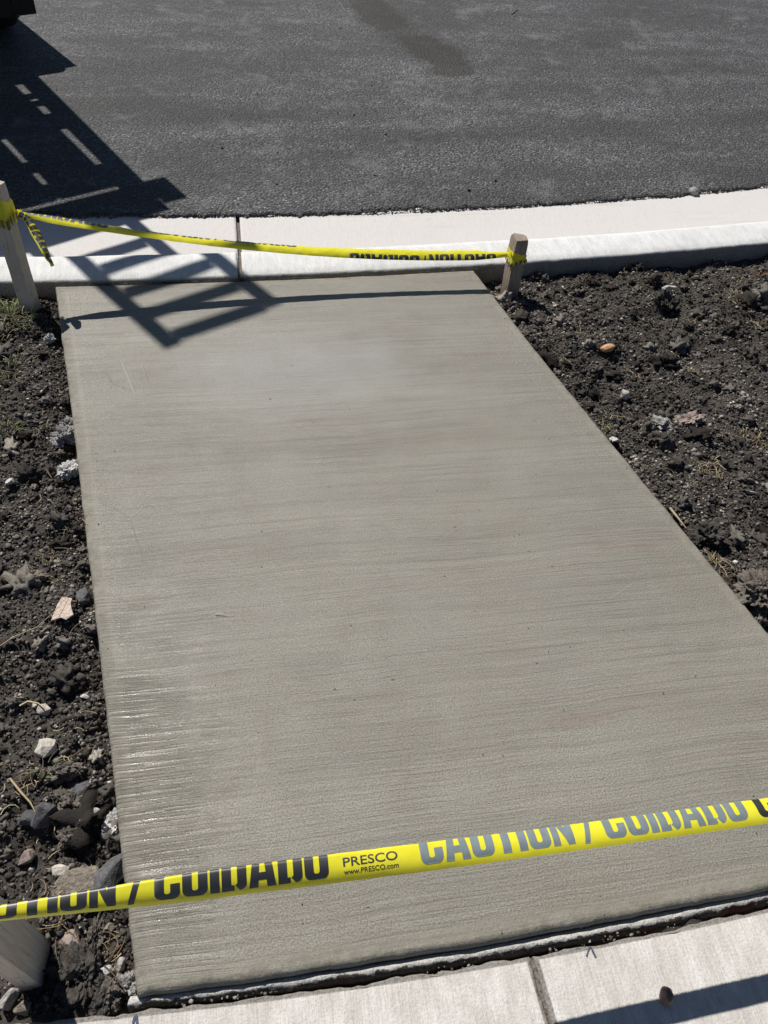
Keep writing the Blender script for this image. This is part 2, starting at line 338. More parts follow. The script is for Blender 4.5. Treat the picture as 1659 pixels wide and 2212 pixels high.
# ---------------------------------------------------------------- kerb and gutter
def build_kerb():
    root = struct(empty('kerb', (0, float(yb(0)), -.2)))
    # offset from the back line, level
    prof = [(0.0, -.30), (0.0, -.012), (.0015, -.004), (.006, .003), (.014, .006), (.05, .010), (.10, .013), (.145, .014), (.165, .011), (.182, .003), (.196, -.012), (.206, -.035), (.222, -.09), (.236, -.128), (.252, -.142), (.28, -.145), (.42, -.139), (.58, -.132), (.72, -.128), (.95, -.128), (.95, -.30)]
    jt = at(522, 590, .01)[:2]; jb = at(531, 500, -.13)[:2]      # the transverse joint
    def seg(x0, x1, cap0, cap1):
        step = .012
        xs = np.arange(x0, x1+1e-6, step) if x1-x0 < 5 else np.concatenate([np.linspace(x0, -2.4, 8)[:-1], np.arange(-2.4, x1+1e-6, step)]) if x0 < -3 else np.concatenate([np.arange(x0, 2.6, step), np.linspace(2.6, x1, 8)])
        V, ed = [], []
        for x in xs:
            y = float(yb(x)); s = float((yb(x+.01)-yb(x-.01))/.02); L = math.hypot(1, s); nx, ny = -s/L, 1/L
            for j, (o, z) in enumerate(prof):
                ww = 0
                if 1 <= j <= 4: ww = .003*n2(x, j*.2, 26, 5)+.003*n2(x, j, 90, 6)
                zz = z + (.0015*n2(x, o*3, 7, 3) if j > 2 else 0) + (.0025*n2(x, 1, 3, 9) if 6 <= j <= 10 else 0)
                V.append((x+nx*(o+ww), y+ny*(o+ww), zz))
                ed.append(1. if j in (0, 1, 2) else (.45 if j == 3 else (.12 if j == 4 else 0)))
        k = len(prof); n = len(xs); F = []
        for r in range(n-1):
            for j in range(k-1): F.append((r*k+j, r*k+j+1, (r+1)*k+j+1, (r+1)*k+j))
        bm = bmesh.new(); el = bm.verts.layers.float_color.new('edge'); gl = bm.verts.layers.float_color.new('gut')
        vs_ = [bm.verts.new(v) for v in V]
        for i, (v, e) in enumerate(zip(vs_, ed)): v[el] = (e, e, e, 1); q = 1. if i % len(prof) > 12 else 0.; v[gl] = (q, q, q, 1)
        for f in F: bm.faces.new([vs_[i] for i in f])
        bm.faces.new([vs_[j] for j in range(k)]); bm.faces.new([vs_[(n-1)*k+j] for j in range(k)][::-1])
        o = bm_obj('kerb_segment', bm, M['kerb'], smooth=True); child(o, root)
        for p in o.data.polygons:
            if len(p.vertices) > 4: p.use_smooth = False
        return o
    xj = float(jt[0])
    seg(-9, xj-.0055, 0, 1); seg(xj+.0055, 9, 1, 0)
    # crumbly filler standing a little below the joint's lips
    V, F = [], []
    y0 = float(yb(xj)); s = float((yb(xj+.01)-yb(xj-.01))/.02); L = math.hypot(1, s); nx, ny = -s/L, 1/L
    pr = [p for p in prof if p[0] > .003 and p[0] < .75 and p[1] > -.2]
    os_ = np.arange(.004, .70, .006); zs = np.interp(os_, [p[0] for p in pr], [p[1] for p in pr])
    for i, (o, z) in enumerate(zip(os_, zs)):
        for j, q in enumerate((-.0085, -.003, .003, .0085)):
            V.append((xj+nx*o+q, y0+ny*o, z-.004-.004*random.random()-(.012 if o < .2 else 0)))
    for i in range(len(os_)-1):
        for j in range(3): F.append((i*4+j, i*4+j+1, i*4+j+5, i*4+j+4))
    child(mesh_np('joint_filler', V, F, M['filler']), root)
    return root
kerb = build_kerb()

# ---------------------------------------------------------------- flat slabs with rounded rims
def inset(poly, d):
    n = len(poly); out = []
    for i in range(n):
        a, b, c = poly[i-1], poly[i], poly[(i+1) % n]
        e1 = b-a; e2 = c-b; e1 = e1/np.linalg.norm(e1); e2 = e2/np.linalg.norm(e2)
        n1 = np.array([-e1[1], e1[0]]); n2_ = np.array([-e2[1], e2[0]]); bi = n1+n2_; bi /= np.linalg.norm(bi)
        out.append(b + bi*d/max(.5, float(bi@n1)))
    return np.array(out)
def counts(pts, step): return [max(1, int(np.linalg.norm(np.array(b)[:2]-np.array(a)[:2])/step)) for a, b in zip(pts, pts[1:]+pts[:1])]
def dens(pts, ks, amp=0., seed=0.):
    out = []
    for a, b, k in zip(pts, pts[1:]+pts[:1], ks):
        a, b = np.array(a, float)[:2], np.array(b, float)[:2]; L = np.linalg.norm(b-a); nrm = np.array([-(b-a)[1], (b-a)[0]])/L
        for i in range(k):
            p = a+(b-a)*i/k
            out.append(p+nrm*amp*(n2(p[0], p[1], 18, seed)+.8*n2(p[0], p[1], 70, seed+3)) if amp else p)
    return np.array(out)
def slab(name, pts, ztop, depth, mat, rad=.010, band=.04, zvar=0., amp=.0018, step=.012, seed=2.):
    pts = [np.array(p, float)[:2] for p in pts]; ks = counts(pts, step); cp = np.array(pts)
    rings = [(0, -depth, 1), (0, -rad, 1)]
    for a in (30, 60, 90): rings.append((rad*(1-math.cos(math.radians(a))), -rad*(1-math.sin(math.radians(a))), 1))
    if band: rings += [(rad+band*.55, 0, .8), (rad+band, .0, 0)]
    bm = bmesh.new(); el = bm.verts.layers.float_color.new('edge'); prev = None
    for ri, (d, z, e) in enumerate(rings):
        pl = dens([p for p in (inset(cp, d) if d else cp)], ks, amp if ri < 5 else 0., seed)
        cur = []
        for p in pl:
            v = bm.verts.new((p[0], p[1], ztop+z+(zvar*n2(p[0], p[1], 30, 4) if z < 0 else 0))); v[el] = (e, e, e, 1); cur.append(v)
        if prev:
            for i in range(len(cur)): bm.faces.new((prev[i-1], prev[i], cur[i], cur[i-1]))
        prev = cur
    top = bm.faces.new(prev); bm.normal_update()
    for f in bm.faces: f.smooth = abs(f.normal.z) < .97 if f.calc_area() < .01 else False
    top.smooth = False
    me = bpy.data.meshes.new(name); bm.to_mesh(me); bm.free(); me.materials.append(mat)
    o = bpy.data.objects.new(name, me); C.objects.link(o)
    return o

FL, FR = at(122, 612), at(1024, 581)
NL = at(294, 2150)
left = [FL, at(160, 945), at(200, 1290), at(245, 1700), NL]
near = [at(549, 2116), at(1055, 2036), at(1659, 1921), np.array([1.27, .655, 0])]
right = [at(1659, 1362), at(1397, 1045), at(1152, 747), FR]
far = [np.array([x, float(yb(x))-.02, 0]) for x in np.linspace(.15, -1.1, 8)]
FL = np.array([FL[0], float(yb(FL[0]))-.02, 0]); FR = np.array([FR[0], float(yb(FR[0]))-.02, 0]); left[0] = FL; right[-1] = FR
outline = left+near+right+far                                         # counter-clockwise
struct(slab('pavement_slab', outline, 0.0, .16, M['slab'], .012, .030))

# the old pavement in front: two panels parted by a joint
walk = struct(empty('sidewalk', (0, -.6, -.2)))
j0, j1 = at(1148, 2068, -.02), at(1190, 2212, -.02); jd = (j1-j0)/np.linalg.norm(j1-j0)
jx0 = float(j0[0]); JL = j0-jd*.0; JE = j0+jd*1.6
def walk_edge(xa, xb, k=40): return [np.array([x, float(yw(x))]) for x in np.linspace(xa, xb, k)]
g_ = .0035
pl = [np.array([-5., -1.5]), JE[:2]+[-g_, 0], np.array([jx0-g_, float(yw(jx0-g_))])]+walk_edge(jx0-.05, -1.5, 40)+[np.array([-5., float(yw(-5.))])]
pr_ = [JE[:2]+[g_, 0], np.array([6., -1.2]), np.array([6., float(yw(6.))])]+walk_edge(2.2, jx0+.04, 40)+[np.array([jx0+g_, float(yw(jx0+g_))])]
pa_ = slab('pavement_panel', pl, -.02, .2, M['walk'], .005, .004, .002, .004, .01, 5.)
pb_ = slab('pavement_panel', pr_, -.02, .2, M['walk'], .005, .004, .002, .004, .01, 9.)
child(pa_, walk); child(pb_, walk)
V, F = [], []
for i, tt in enumerate(np.arange(0, 1.2, .006)):
    p = j0[:2]+jd[:2]*tt
    for q in (-.008, 0, .008): V.append((p[0]+q, p[1], -.0235-.004*random.random()))
for i in range(len(V)//3-1):
    for j in range(2): F.append((i*3+j, i*3+j+1, i*3+j+4, i*3+j+3))
child(mesh_np('joint_filler', V, F, M['filler']), walk)
# marker strokes on the pavement
def stroke(pts, wd=.0028, z=-.0185):
    V, F = [], []
    P = [at(*p, z) for p in pts]
    for i, p in enumerate(P):
        d = P[min(i+1, len(P)-1)]-P[max(i-1, 0)]; d /= np.linalg.norm(d); q = np.array([-d[1], d[0], 0])*wd*(.35+.65*random.random())
        V += [p-q, p+q]
    for i in range(len(P)-1): F.append((2*i, 2*i+2, 2*i+3, 2*i+1))
    return V, F
def marks(lists, par):
    V, F = [], []
    for l in lists:
        v, f = stroke(l); k = len(V); V += v; F += [tuple(i+k for i in q) for q in f]
    child(mesh_np('marker_stroke', V, F, M['pencil']), par)
marks([[(1267, 2066), (1270, 2056), (1275, 2044), (1277, 2047), (1281, 2056), (1287, 2068)]], walk)
marks([[(287, 2211), (290, 2200), (295, 2190), (296, 2196), (296, 2212)]], walk)

# ---------------------------------------------------------------- flaking strip between the slab and the old pavement
def build_strip():
    t = NT('flaking_strip')
    n1 = t.noise(None, 42, 5, .65); n2_ = t.noise(None, 200, 4, .7); n3 = t.noise(None, 6, 3, .5)
    ed = t.attr('edge')
    crust = t.mix(t.mr(n2_, .35, .65), (.36, .34, .31), (.60, .585, .55))
    bare = t.mix(t.mr(n2_, .35, .65), (.045, .037, .033), (.13, .115, .10))
    bare = t.mix(t.mr(n3, .56, .66, 0, .75), bare, (.085, .018, .018))
    lo = t.math('ADD', ed, t.mr(n1, .3, .7, -.45, .45))
    col = t.mix(t.mr(lo, .42, .56), crust, bare)
    m_ = t.out(col, .9, t.bump(t.math('ADD', n1, n2_), .004, .9), .25)
    xs = np.arange(-.375, 1.275, .006); V, ed_ = [], []
    lo_ = np.array([p[:2] for p in [NL]+near]); hi = np.polyfit(lo_[:, 0], lo_[:, 1], 2)
    for x in xs:
        ys = float(np.polyval(hi, x)); yp = float(yw(x)); f = ys+.002; gpx = max(.012, (f-yp))
        a = .5+.5*n2(x, 0, 14, 3)
        wd = gpx*.84+.003*n2(x, 2, 40, 7)
        pr = [(f+.006, -.05, 0), (f+.002, -.026, 0), (f-.004, -.0195+.0015*n2(x, 1, 50, 1), 0), (f-wd*.40, -.018+.003*n2(x, 4, 30, 1), .1), (f-wd*.60, -.020+.004*n2(x, 6, 60, 2), .5), (f-wd*.80, -.030+.003*n2(x, 5, 60, 2), .9), (f-wd*.9, -.046, 1.), (f-wd*.9, -.09, 1.)]
        for y, z, e in pr: V.append((x, y, z)); ed_.append(e)
    k = 8; F = [(i*k+j, (i+1)*k+j, (i+1)*k+j+1, i*k+j+1) for i in range(len(xs)-1) for j in range(k-1)]
    o = mesh_np('edging_strip', V, F, m_, smooth=True)
    a = o.data.attributes.new('edge', 'FLOAT_COLOR', 'POINT'); c = np.ones((len(V), 4), np.float32); c[:, :3] = np.array(ed_)[:, None]; a.data.foreach_set('color', c.ravel())
    return tag(o, 'flaking grey strip with dark red patches between the new slab and the white pavement', 'edging')
build_strip()

# ---------------------------------------------------------------- soil
poly_np = np.array([p[:2] for p in outline])
def in_slab(x, y, pad=0.):
    p = poly_np; inside = np.zeros(np.shape(x), bool); j = len(p)-1
    for i in range(len(p)):
        c = ((p[i, 1] > y) != (p[j, 1] > y)) & (x < (p[j, 0]-p[i, 0])*(y-p[i, 1])/(p[j, 1]-p[i, 1]+1e-12)+p[i, 0]); inside ^= c; j = i
    return inside
SX0, SX1, SY0, SY1, RES = -2.6, 2.9, -.05, 3.7, .0115
gx = np.arange(SX0, SX1, RES); gy = np.arange(SY0, SY1, RES)
def vnoise(X, Y, s, seed):
    """fast value noise on arrays"""
    r = np.random.default_rng(seed); G = r.random((256, 256)).astype(np.float32)
    x, y = X*s+37.3, Y*s+91.7; xi, yi = np.floor(x).astype(int), np.floor(y).astype(int); fx, fy = x-xi, y-yi; fx = fx*fx*(3-2*fx); fy = fy*fy*(3-2*fy)
    a = G[xi & 255, yi & 255]; b = G[(xi+1) & 255, yi & 255]; c = G[xi & 255, (yi+1) & 255]; d = G[(xi+1) & 255, (yi+1) & 255]
    return (a*(1-fx)+b*fx)*(1-fy)+(c*(1-fx)+d*fx)*fy-.5
lx = np.array([p[1] for p in left]); ly = np.array([p[0] for p in left]); o_ = np.argsort(lx)
xleft = lambda y: np.interp(y, lx[o_], ly[o_])
rxp = [near[-1]]+right; rx_ = np.array([p[1] for p in rxp]); ry_ = np.array([p[0] for p in rxp])
xright = lambda y: np.interp(y, rx_, ry_)
def soil_h(X, Y):
    h = -.047+.030*vnoise(X, Y, 3.1, 1)+.026*vnoise(X, Y, 9, 2)+.020*vnoise(X, Y, 24, 3)+.012*vnoise(X, Y, 60, 4)
    dl = np.clip(1-np.abs(xleft(Y)-X)/.05, 0, 1); dr = np.clip(1-np.abs(xright(Y)-X)/.06, 0, 1)
    h = h-.028*dl*(.6+vnoise(X, Y, 11, 8)) - .012*dr*(.7+vnoise(X, Y, 9, 9))
    kb = yb(X)-Y
    h = h-.016*np.clip(1-kb/.22, 0, 1)*(X > 0)-.022*np.clip(1-kb/.14, 0, 1)*(X <= 0)
    return np.minimum(h, -.018)
X, Y = np.meshgrid(gx, gy, indexing='ij')
Z = soil_h(X, Y); Z[Y > yb(X)+.02] = -.30; Z[Y < yw(X)-.01] = -.2
Z[in_slab(X, Y) & (X > xleft(Y)+.03) & (X < xright(Y)-.03)] = -.1
I = np.arange(len(gx)*len(gy)).reshape(len(gx), len(gy))
F = np.stack([I[:-1, :-1], I[1:, :-1], I[1:, 1:], I[:-1, 1:]], -1).reshape(-1, 4)
struct(mesh_np('soil', np.stack([X, Y, Z], -1).reshape(-1, 3), F, M['soil'], smooth=True))

def ico(sub):
    bm = bmesh.new(); bmesh.ops.create_icosphere(bm, subdivisions=sub, radius=1.0)
    v = np.array([x.co[:] for x in bm.verts]); bm.verts.index_update(); f = np.array([[q.index for q in p.verts] for p in bm.faces]); bm.free(); return v, f
I1, I2, I3 = ico(1), ico(2), ico(3)
def lump(base, seed, amp=.35, s=1.3):
    v, f = base; out = v.copy()
    for i, p in enumerate(v): out[i] = p*max(.45, 1+amp*fb(p[0], p[1], p[2], s, 3, seed, .7))
    return out, f
def facet(seed, n=13):
    r = random.Random(seed); bm = bmesh.new()
    for i in range(n):
        v = Vector((r.gauss(0, 1), r.gauss(0, 1), r.gauss(0, 1))).normalized()*(1-.35*r.random()); bm.verts.new(v)
    bmesh.ops.convex_hull(bm, input=bm.verts[:]); bmesh.ops.delete(bm, geom=[v for v in bm.verts if not v.link_faces], context='VERTS'); bmesh.ops.triangulate(bm, faces=bm.faces[:])
    bm.verts.index_update(); v = np.array([x.co[:] for x in bm.verts]); f = np.array([[q.index for q in p.verts] for p in bm.faces]); bm.free(); return v, f
T1 = [lump(I1, 3.1*i+.7, .8, 2.3) for i in range(10)]+[facet(i) for i in range(16)]
T2 = [lump(I3, 5.3*i+.2, 1.25, 2.4) for i in range(14)]+[facet(100+i, 16) for i in range(10)]; T3 = [lump(I3, 2.3*i+.4, 1.3, 2.0) for i in range(12)]
def rots(n):
    q = rng.normal(size=(n, 4)); q /= np.linalg.norm(q, axis=1)[:, None]; a, b, c, d = q.T
    return np.stack([1-2*(c*c+d*d), 2*(b*c-a*d), 2*(b*d+a*c), 2*(b*c+a*d), 1-2*(b*b+d*d), 2*(c*d-a*b), 2*(b*d-a*c), 2*(c*d+a*b), 1-2*(b*b+c*c)], 1).reshape(n, 3, 3)
def scatter(name, templates, pos, rad, cols, mat, flat=.75, smooth=False, xyz=None):
    n = len(pos); R = rots(n); S = rng.uniform(.7, 1.3, (n, 3)); k = rng.integers(0, len(templates), n)
    Vs, Fs, Cs, off = [], [], [], 0
    for j, (v, f) in enumerate(templates):
        idx = np.where(k == j)[0]
        if not len(idx): continue
        q = v[None]*S[idx][:, None, :]; q = np.einsum('nij,nvj->nvi', R[idx], q); q[:, :, 2] *= flat
        q = q*rad[idx][:, None, None]+pos[idx][:, None, :]
        Vs.append(q.reshape(-1, 3)); Fs.append((f[None]+(np.arange(len(idx))*len(v))[:, None, None]+off).reshape(-1, 3)); Cs.append(np.repeat(cols[idx], len(v), 0)); off += len(idx)*len(v)
    return mesh_np(name, np.concatenate(Vs), np.concatenate(Fs), mat, col=np.concatenate(Cs), smooth=smooth)
def soil_points(n, wl=.6, wr=1.25, bias=1.):
    out = []
    while sum(len(o) for o in out) < n:
        m_ = n*3; y = rng.uniform(.18, 3.4, m_); side = rng.random(m_) < .36
        x = np.where(side, xleft(np.clip(y, .26, 2.45))-rng.random(m_)**bias*wl, xright(np.clip(y, .65, 2.77))+rng.random(m_)**bias*wr)
        ok = (y < yb(x)-.012) & (y > yw(x)+.012)
        out.append(np.stack([x, y], 1)[ok])
    return np.concatenate(out)[:n]
def clods(name, n, tmpl, r0, r1, pw, sink=.35, pal=None, **kw):
    p = soil_points(n, **kw); r = r0*(1-rng.random(n)*(1-(r0/r1)**pw))**(-1/pw)
    # keep whole bodies off the slab
    y = p[:, 1]; bad = (p[:, 0] > xleft(y)-r*.9) & (p[:, 0] < xright(np.clip(y, .65, 2.77))+r*.9) & (y < yb(p[:, 0]))
    bad |= (y > yb(p[:, 0])-r*1.0) | (y < yw(p[:, 0])+r*.9)
    p, r = p[~bad], r[~bad]
    z = soil_h(p[:, 0], p[:, 1])+r*(.75-sink)
    z = np.minimum(z, -.004+.3*r)
    tone = 1+.9*vnoise(p[:, 0], p[:, 1], 5., 21)+.5*vnoise(p[:, 0], p[:, 1], 15., 22)   # drier and damper patches
    base = np.array(pal)[rng.integers(0, len(pal), len(p))]*rng.uniform(.65, 1.4, (len(p), 1))*tone[:, None]
    return scatter(name, tmpl, np.column_stack([p, z]), r, base, M['clod'], .8, **kw2)
kw2 = dict(smooth=False)
DARK = [(.048, .042, .038), (.07, .062, .056), (.042, .037, .033), (.095, .084, .076), (.125, .112, .099), (.06, .051, .043), (.165, .15, .136), (.22, .20, .172)]
stuff(clods('soil_crumbs', 88000, T1, .0022, .0085, 2.1, .4, DARK, wl=.8, wr=1.6, bias=1.35), 'black crumbly soil covering both beds beside the slab', 'soil')
stuff(clods('soil_lumps', 1700, T2, .007, .017, 3.0, .45, DARK, wl=1.2, wr=2.0, bias=1.5), 'larger black lumps of soil lying in the beds', 'soil')
stuff(clods('soil_clods', 90, T3, .016, .032, 2.6, .55, DARK, bias=1.6), 'big dark clods half buried in the soil beds', 'soil')
PALE = [(.34, .31, .25), (.42, .39, .34), (.27, .24, .19), (.5, .48, .45), (.22, .19, .16), (.17, .15, .13), (.13, .12, .11)]
stuff(clods('soil_gravel', 15000, T1, .0015, .0075, 2.3, .05, PALE), 'small pale gravel sprinkled over the soil', 'gravel')

# ---------------------------------------------------------------- single stones in the beds
def hull_stone(seed, sx, sy, sz, n=15, round_=.10):
    r = random.Random(seed); bm = bmesh.new()
    for i in range(n):
        v = Vector((r.gauss(0, 1), r.gauss(0, 1), r.gauss(0, 1))).normalized()*(1-.12*r.random()); bm.verts.new((v.x*sx, v.y*sy, v.z*sz))
    bmesh.ops.convex_hull(bm, input=bm.verts[:])
    loose = [v for v in bm.verts if not v.link_faces]; bmesh.ops.delete(bm, geom=loose, context='VERTS')
    bmesh.ops.bevel(bm, geom=bm.edges[:]+bm.verts[:], offset=min(sx, sy, sz)*round_, segments=1, affect='EDGES', clamp_overlap=True)
    bmesh.ops.triangulate(bm, faces=bm.faces[:])
    bmesh.ops.subdivide_edges(bm, edges=bm.edges[:], cuts=1, use_grid_fill=True)
    for v in bm.verts:
        c = v.co*(40/1.) ; v.co += v.co.normalized()*min(sx, sy, sz)*.10*fb(c.x, c.y, c.z, 1.2, 3, seed*1.7)
    return bm
def clod_bm(seed, sx, sy, sz, amp=.6):
    bm = bmesh.new(); bmesh.ops.create_icosphere(bm, subdivisions=5 if amp > .2 else 4, radius=1.0)
    for v in bm.verts:
        p = v.co.copy(); k = max(.4, 1+amp*fb(p.x, p.y, p.z, 1.5, 6, seed*2.9, .64 if amp > .2 else .4)); v.co = Vector((p.x*sx, p.y*sy, p.z*sz))*k
    return bm
RK = dict(pale=mat_rock('pale_limestone', (.56, .52, .46), (.36, .32, .27)), white=mat_rock('white_rubble', (.66, .64, .62), (.36, .34, .32), sc_=130),
          tan=mat_rock('tan_rock', (.29, .255, .20), (.12, .10, .08), sc_=120, bd=.007), grey=mat_rock('dark_grey_rock', (.125, .122, .125), (.055, .052, .054), .8),
          black=mat_rock('black_clod', (.085, .075, .066), (.034, .029, .025), .95, 110, .006), orange=mat_rock('orange_pebble', (.55, .33, .17), (.38, .2, .1), .6, 60, .001),
          pink=mat_rock('pinkish_stone', (.34, .27, .235), (.2, .155, .135)), rubble=mat_rock('grey_rubble', (.42, .405, .39), (.13, .12, .115), .95, 100, .006), earth=mat_rock('grey_brown_earth', (.19, .165, .14), (.075, .063, .053), .95, 120, .007), brown=mat_rock('brown_nut', (.20, .13, .11), (.09, .06, .05), .55, 90, .001))
def level(x, y): return float(soil_h(np.array([x]), np.array([y]))[0])
def stone(px, py, rpx, kind, label, asp=(1, .8, .65), rot=None, shape='hull', name='stone', cat='stone', z=None, lift=.45, group=None):
    zz = -.035 if z is None else z
    p = at(px, py, zz)
    if z is None: zz = level(p[0], p[1])+.004; p = at(px, py, zz+.006)
    d = float(np.linalg.norm(p-np.array([0, 0, CAM_H]))); r = rpx/FPX*d*1.02
    seed = int(px*7+py)
    sx, sy, sz = r*asp[0], r*asp[1], r*asp[2]
    bm = hull_stone(seed, sx, sy, sz) if shape == 'hull' else clod_bm(seed, sx, sy, sz) if shape == 'clod' else clod_bm(seed, sx, sy, sz, .10)
    o = bm_obj(name, bm, RK[kind], smooth=(shape == 'round'))
    o.location = (p[0], p[1], zz+sz*lift); o.rotation_euler = (random.uniform(-.25, .25), random.uniform(-.25, .25), random.uniform(0, 6.28) if rot is None else rot)
    return tag(o, label, cat, group)
stone(1312, 752, 13, 'orange', 'smooth orange pebble on the black soil right of the slab', (1.15, .75, .6), .2, 'round')
stone(1349, 857, 14, 'pale', 'upright pale cream stone on the soil right of the slab', (.85, .8, 1.2), .6)
stone(1441, 634, 12, 'pale', 'flat pale stone perched on a black clod right of the short stake', (1.25, .8, .5), .1, lift=2.6)
stone(1438, 655, 19, 'black', 'black clod carrying a flat pale stone', (1, .9, .8), None, 'clod', 'soil_clod', 'clod')
stone(1176, 581, 17, 'rubble', 'rough grey lump of rubble beside the kerb just right of the short stake', (1.2, .8, .8), .3, 'clod', 'rubble', 'rubble')
stone(1430, 912, 17, 'rubble', 'round flaky grey stone in the middle of the right bed', (1.1, 1, .45), .4, 'clod')
stone(1488, 908, 20, 'pink', 'dull pinkish stone beside the flaky grey stone in the right bed', (1.2, .9, .5), .2, 'clod')
stone(1326, 951, 11, 'white', 'white stone wedged at the right rim of the slab', (.8, 1.2, .7), .6)
stone(1528, 1160, 27, 'black', 'big black clod beside the dry stick at the right rim of the slab', (1, .9, .85), None, 'clod', 'soil_clod', 'clod')
stone(1495, 1170, 16, 'black', 'small black clod touching the right rim of the slab', (1, .9, .7), None, 'clod', 'soil_clod', 'clod')
stone(1640, 1280, 38, 'earth', 'largest grey brown clod at the right border of the picture', (1.2, 1, .7), None, 'clod', 'soil_clod', 'clod')
stone(1632, 1350-12, 20, 'earth', 'smaller brown clod below the largest grey brown clod', (1.1, .9, .7), None, 'clod', 'soil_clod', 'clod')
stone(1623, 1060, 12, 'pale', 'cream angular stone near the right border of the picture', (1.2, .8, .6), .3)
stone(1445, 946, 9, 'white', 'small white stone next to straw in the right bed', (1.1, .9, .5))
stone(150, 1018, 19, 'white', 'crumbling white rubble against the left rim of the slab, lower lump', (1.15, 1, .8), .4, 'clod', 'rubble', 'rubble')
stone(139, 946, 20, 'rubble', 'crumbling grey rubble against the left rim of the slab, middle lump', (1, 1.05, .8), .9, 'clod', 'rubble', 'rubble')
stone(148, 918, 14, 'rubble', 'crumbling grey rubble against the left rim of the slab, upper lump', (1, 1, .8), .2, 'clod', 'rubble', 'rubble')
stone(20, 1040, 12, 'white', 'white angular chip on the soil at the left border of the picture', (1.2, .8, .5), .5)
stone(107, 732, 9, 'white', 'white stone at the foot of the left stake', (1, .9, .8), None, 'clod')
stone(178, 1292, 22, 'grey', 'black asphalt lump touching the left rim of the slab', (1.05, .9, .85), None)
stone(66, 1247, 20, 'tan', 'long cream bone shaped stone in the left bed', (1.6, .55, .5), .05, 'clod')
stone(184, 1506, 12, 'white', 'bright white chip near the left rim of the slab', (1.1, .8, .7), .3)
stone(96, 1531, 17, 'pale', 'white wedge shaped stone in the left bed', (1.0, 1.0, .75), .9)
stone(74, 1523, 8, 'pale', 'tiny pale stone beside the white wedge shaped stone', (1, .9, .8))
stone(101, 1620, 23, 'pale', 'pale rounded stone with a dark underside in the left bed', (1.0, .95, .85), .4)
stone(134, 1668, 22, 'earth', 'brown oblong stone below the pale rounded stone', (1.3, .75, .6), .3, 'clod')
stone(176, 1712, 24, 'grey', 'slate grey flat stone leaning near the left rim of the slab', (.9, 1.2, .6), .5)
stone(190, 1764, 20, 'pale', 'smooth pale oval stone in the left bed', (1.15, .8, .75), .6, 'round')
stone(247, 1782, 22, 'white', 'white rubble piece against the left rim above the near tape', (.8, 1.2, .8), .2, 'clod', 'rubble', 'rubble')
stone(160, 1735, 26, 'earth', 'brownish clod above the smooth oval stone', (1, 1.1, .7), None, 'clod', 'soil_clod', 'clod')
stone(95, 1762, 30, 'grey', 'dark grey jagged stone in the lower left bed', (1.1, .9, .7), .3)
stone(60, 1772, 20, 'grey', 'dark grey stone left of the jagged one', (1, .9, .7), 1.0)
stone(158, 1808, 22, 'earth', 'grey brown lump below the oval stone', (.9, 1, .8), None, 'clod', 'soil_clod', 'clod')
stone(183, 1806, 21, 'grey', 'blue grey block shaped stone near the left rim', (1, .9, .9), .2)
stone(55, 1852, 20, 'pink', 'pinkish stone in the lower left bed', (1.1, .8, .7), .4)
stone(178, 1924, 52, 'tan', 'large rough tan rock behind the left end of the near tape', (1.1, 1.0, .55), .5, 'hull', 'rock', 'rock', lift=.3)
stone(243, 1893, 42, 'grey', 'large dark grey rock leaning on the left rim behind the near tape', (.75, 1.25, .7), -.7, 'hull', 'rock', 'rock', lift=.4)
stone(130, 1880, 18, 'pale', 'pale flat stone above the large tan rock', (1.2, .7, .5), .1)
stone(180, 2106, 40, 'black', 'big dark clod in front of the near tape beside the near stake', (.85, 1.15, .8), .1, 'clod', 'soil_clod', 'clod', lift=.4)
stone(228, 2098, 15, 'white', 'white stone beside the big dark clod, upper of two', (1, .9, .8), .5)
stone(217, 2112, 18, 'pale', 'pale stone beside the big dark clod, lower of two', (1.2, .8, .7), .2)
stone(262, 2085, 14, 'rubble', 'grey stone between the white stones and the slab corner', (.8, 1.1, .8), .2)
stone(279, 2128, 20, 'rubble', 'grey rubble touching the near left corner of the slab', (.9, 1, .8), .2, 'clod', 'rubble', 'rubble')
stone(238, 2146, 22, 'earth', 'brown clod in front of the grey rubble at the slab corner', (1, 1, .7), None, 'clod', 'soil_clod', 'clod')
stone(208, 2022, 22, 'earth', 'upright brown stone in front of the near tape', (.55, 1.2, .8), .1, 'clod')
stone(152, 2035, 22, 'pink', 'pinkish grey flat stone beside the near stake', (1, 1.1, .5), .6)
stone(228, 2008, 15, 'tan', 'small tan stone just below the near tape', (1.1, .9, .8), None)
stone(25, 2160, 24, 'rubble', 'grey stone at the foot of the near stake in the corner of the picture', (1.1, .8, .7), .4)
stone(50, 2180, 18, 'tan', 'tan stone at the foot of the near stake next to the pavement', (1, .9, .7), .4)
stone(175, 2165, 26, 'black', 'dark clod at the edge of the white pavement', (1.2, .8, .6), None, 'clod', 'soil_clod', 'clod')
stone(220, 2172, 24, 'black', 'dark clod beside the mortar crumbs at the pavement edge', (1.1, .8, .6), None, 'clod', 'soil_clod', 'clod')
stone(1433, 2157, 15, 'brown', 'brown egg shaped pebble standing on the white pavement', (.7, .95, 1.25), .1, 'round', 'pebble', 'pebble', z=-.02, lift=.9)
stone(1497, 419, 9, 'rubble', 'grey pebble on the gutter at the asphalt edge', (1, 1, .8), None, 'round', 'pebble', 'pebble', z=-.128, lift=.6)
